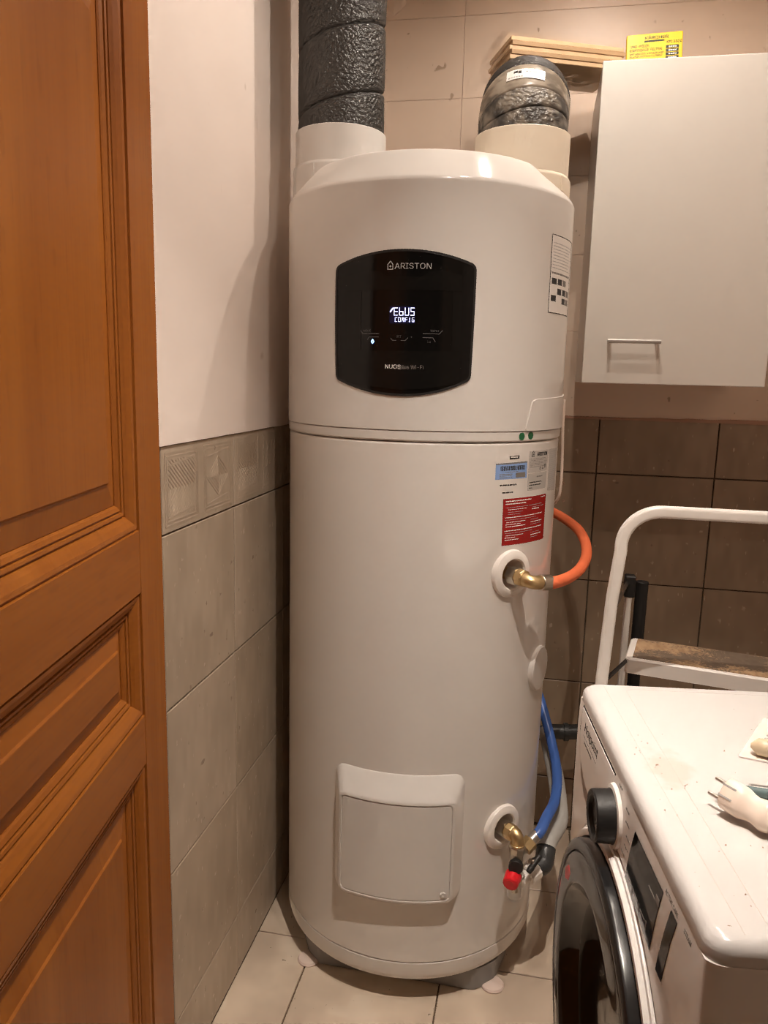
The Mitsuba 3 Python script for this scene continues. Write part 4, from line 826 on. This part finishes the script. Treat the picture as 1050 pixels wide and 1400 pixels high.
tb = thing('cream_tube', 'rounded cream coloured tube lying on the pouch', 'tube')
cpth = np.array([(.938 + .2 * s_, 2.262 - .055 * s_, WZ + .0145) for s_ in np.linspace(0, 1, 24)]); rr_ = np.minimum(.0118, .0118 * np.sqrt(np.clip(1 - (1 - np.clip(np.linspace(0, 1, 24) / .06, 0, 1)) ** 2, .05, 1)))
obj('body', tube(cpth, rr_, 22), 'm_cream', tb, smooth=True)

# ------------------------------------------------------------------ step ladder behind the machine
sl = thing('step_ladder', 'white step ladder with a worn brown platform, standing behind the washing machine', 'step ladder')
LY = 2.75
def bar(path, w, h, up):                              # rounded rectangular tube; w across, h along 'up'
    path = np.array(path, float); t_ = np.gradient(path, axis=0); t_ /= np.linalg.norm(t_, axis=1, keepdims=True); up = unit(up); rings = []
    sec = np.array(rrect(-w / 2, w / 2, -h / 2, h / 2, min(w, h) * .3, 3).exterior.coords)[:-1]
    for p_, d_ in zip(path, t_):
        b_ = unit(np.cross(d_, up)); rings.append(p_ + np.outer(sec[:, 0], b_) + np.outer(sec[:, 1], up))
    m_ = loft(rings); m_.fix_normals(); return m_
arc = [(.748, LY - .16, .02), (.772, LY - .06, .55), (.790, LY, .85), (.797, LY, 1.00), (.803, LY, 1.075)]
cx_, cz_, rad_ = .878, 1.106, .072
arch = [V(*arc[0]), V(*arc[1]), V(*arc[2]), V(*arc[3])] + [V(cx_ - rad_ * math.cos(a), LY, cz_ + rad_ * math.sin(a)) for a in np.radians(np.linspace(-6, 90, 14))]
arch += [V(1.05, LY, cz_ + rad_)] + [V(1.20 + rad_ * math.sin(a), LY, cz_ + rad_ * math.cos(a)) for a in np.radians(np.linspace(0, 96, 12))] + [V(1.285, LY, .85), V(1.30, LY - .06, .55), V(1.325, LY - .16, .02)]
obj('handle_frame', bar(arch, .0235, .022, V(0, 1, 0.001)), 'm_ladder', sl, 35)
PZ = .80
def put_pf(m, o=(0, 0, 0)):
    M = np.eye(4); a_ = math.radians(-11.5); M[:3, 0], M[:3, 1], M[:3, 3] = (math.cos(a_), math.sin(a_), 0), (-math.sin(a_), math.cos(a_), 0), (.860, 2.975, PZ); m = m.copy(); m.apply_transform(M); return m
PFW, PFD = .36, .155
pp = extrude(rrect(0, PFW, 0, PFD, .012), .036); pp.apply_translation((0, 0, -.038)); 
pf_ = obj('platform', put_pf(from_m3(m3.Manifold.hull_points(np.vstack([np.c_[np.array(rrect(0, PFW, 0, PFD, .012).exterior.coords), np.full(len(rrect(0, PFW, 0, PFD, .012).exterior.coords), zz)] for zz in (-.036, -.004)] + [np.c_[np.array(rrect(.003, PFW - .003, .003, PFD - .003, .012).exterior.coords), np.full(len(rrect(0, PFW, 0, PFD, .012).exterior.coords), 0.)]])))), 'm_ladder', sl, 25)
obj('tread_mat', put_pf(cbox(.016, PFW - .016, .008, PFD - .008, -.002, .0022, .001)), 'm_tread', pf_, label='worn brown wood grain mat')
obj('rear_leg', bar([(.879, 3.16, .02), (.879, 3.16, .50), (.880, 3.16, .92)], .016, .022, V(0, 1, 0)), 'm_leg', sl, 35); obj('rear_leg', bar([(1.25, 3.16, .02), (1.25, 3.16, .92)], .016, .022, V(0, 1, 0)), 'm_leg', sl, 35)
obj('leg_cap', cbox(.868, .894, 3.145, 3.175, .895, .950, .003), 'm_black_matte', sl); obj('hinge_pin', cyl((.800, 2.76, .968), (.874, 3.15, .932), .0045), 'm_steel', sl, 40)
obj('black_tube', cyl((.911, 3.19, .02), (.915, 3.19, .928), .0155), 'm_black_matte', sl, 40, label='black tube'); obj('link_rod', cyl((.790, 2.76, .815), (.866, 2.99, .788), .0045), 'm_black_matte', sl, 40)
obj('crossbar', bar([(.79, LY - .02, .40), (1.29, LY - .02, .40)], .02, .02, V(0, 1, 0)), 'm_ladder', sl, 35)
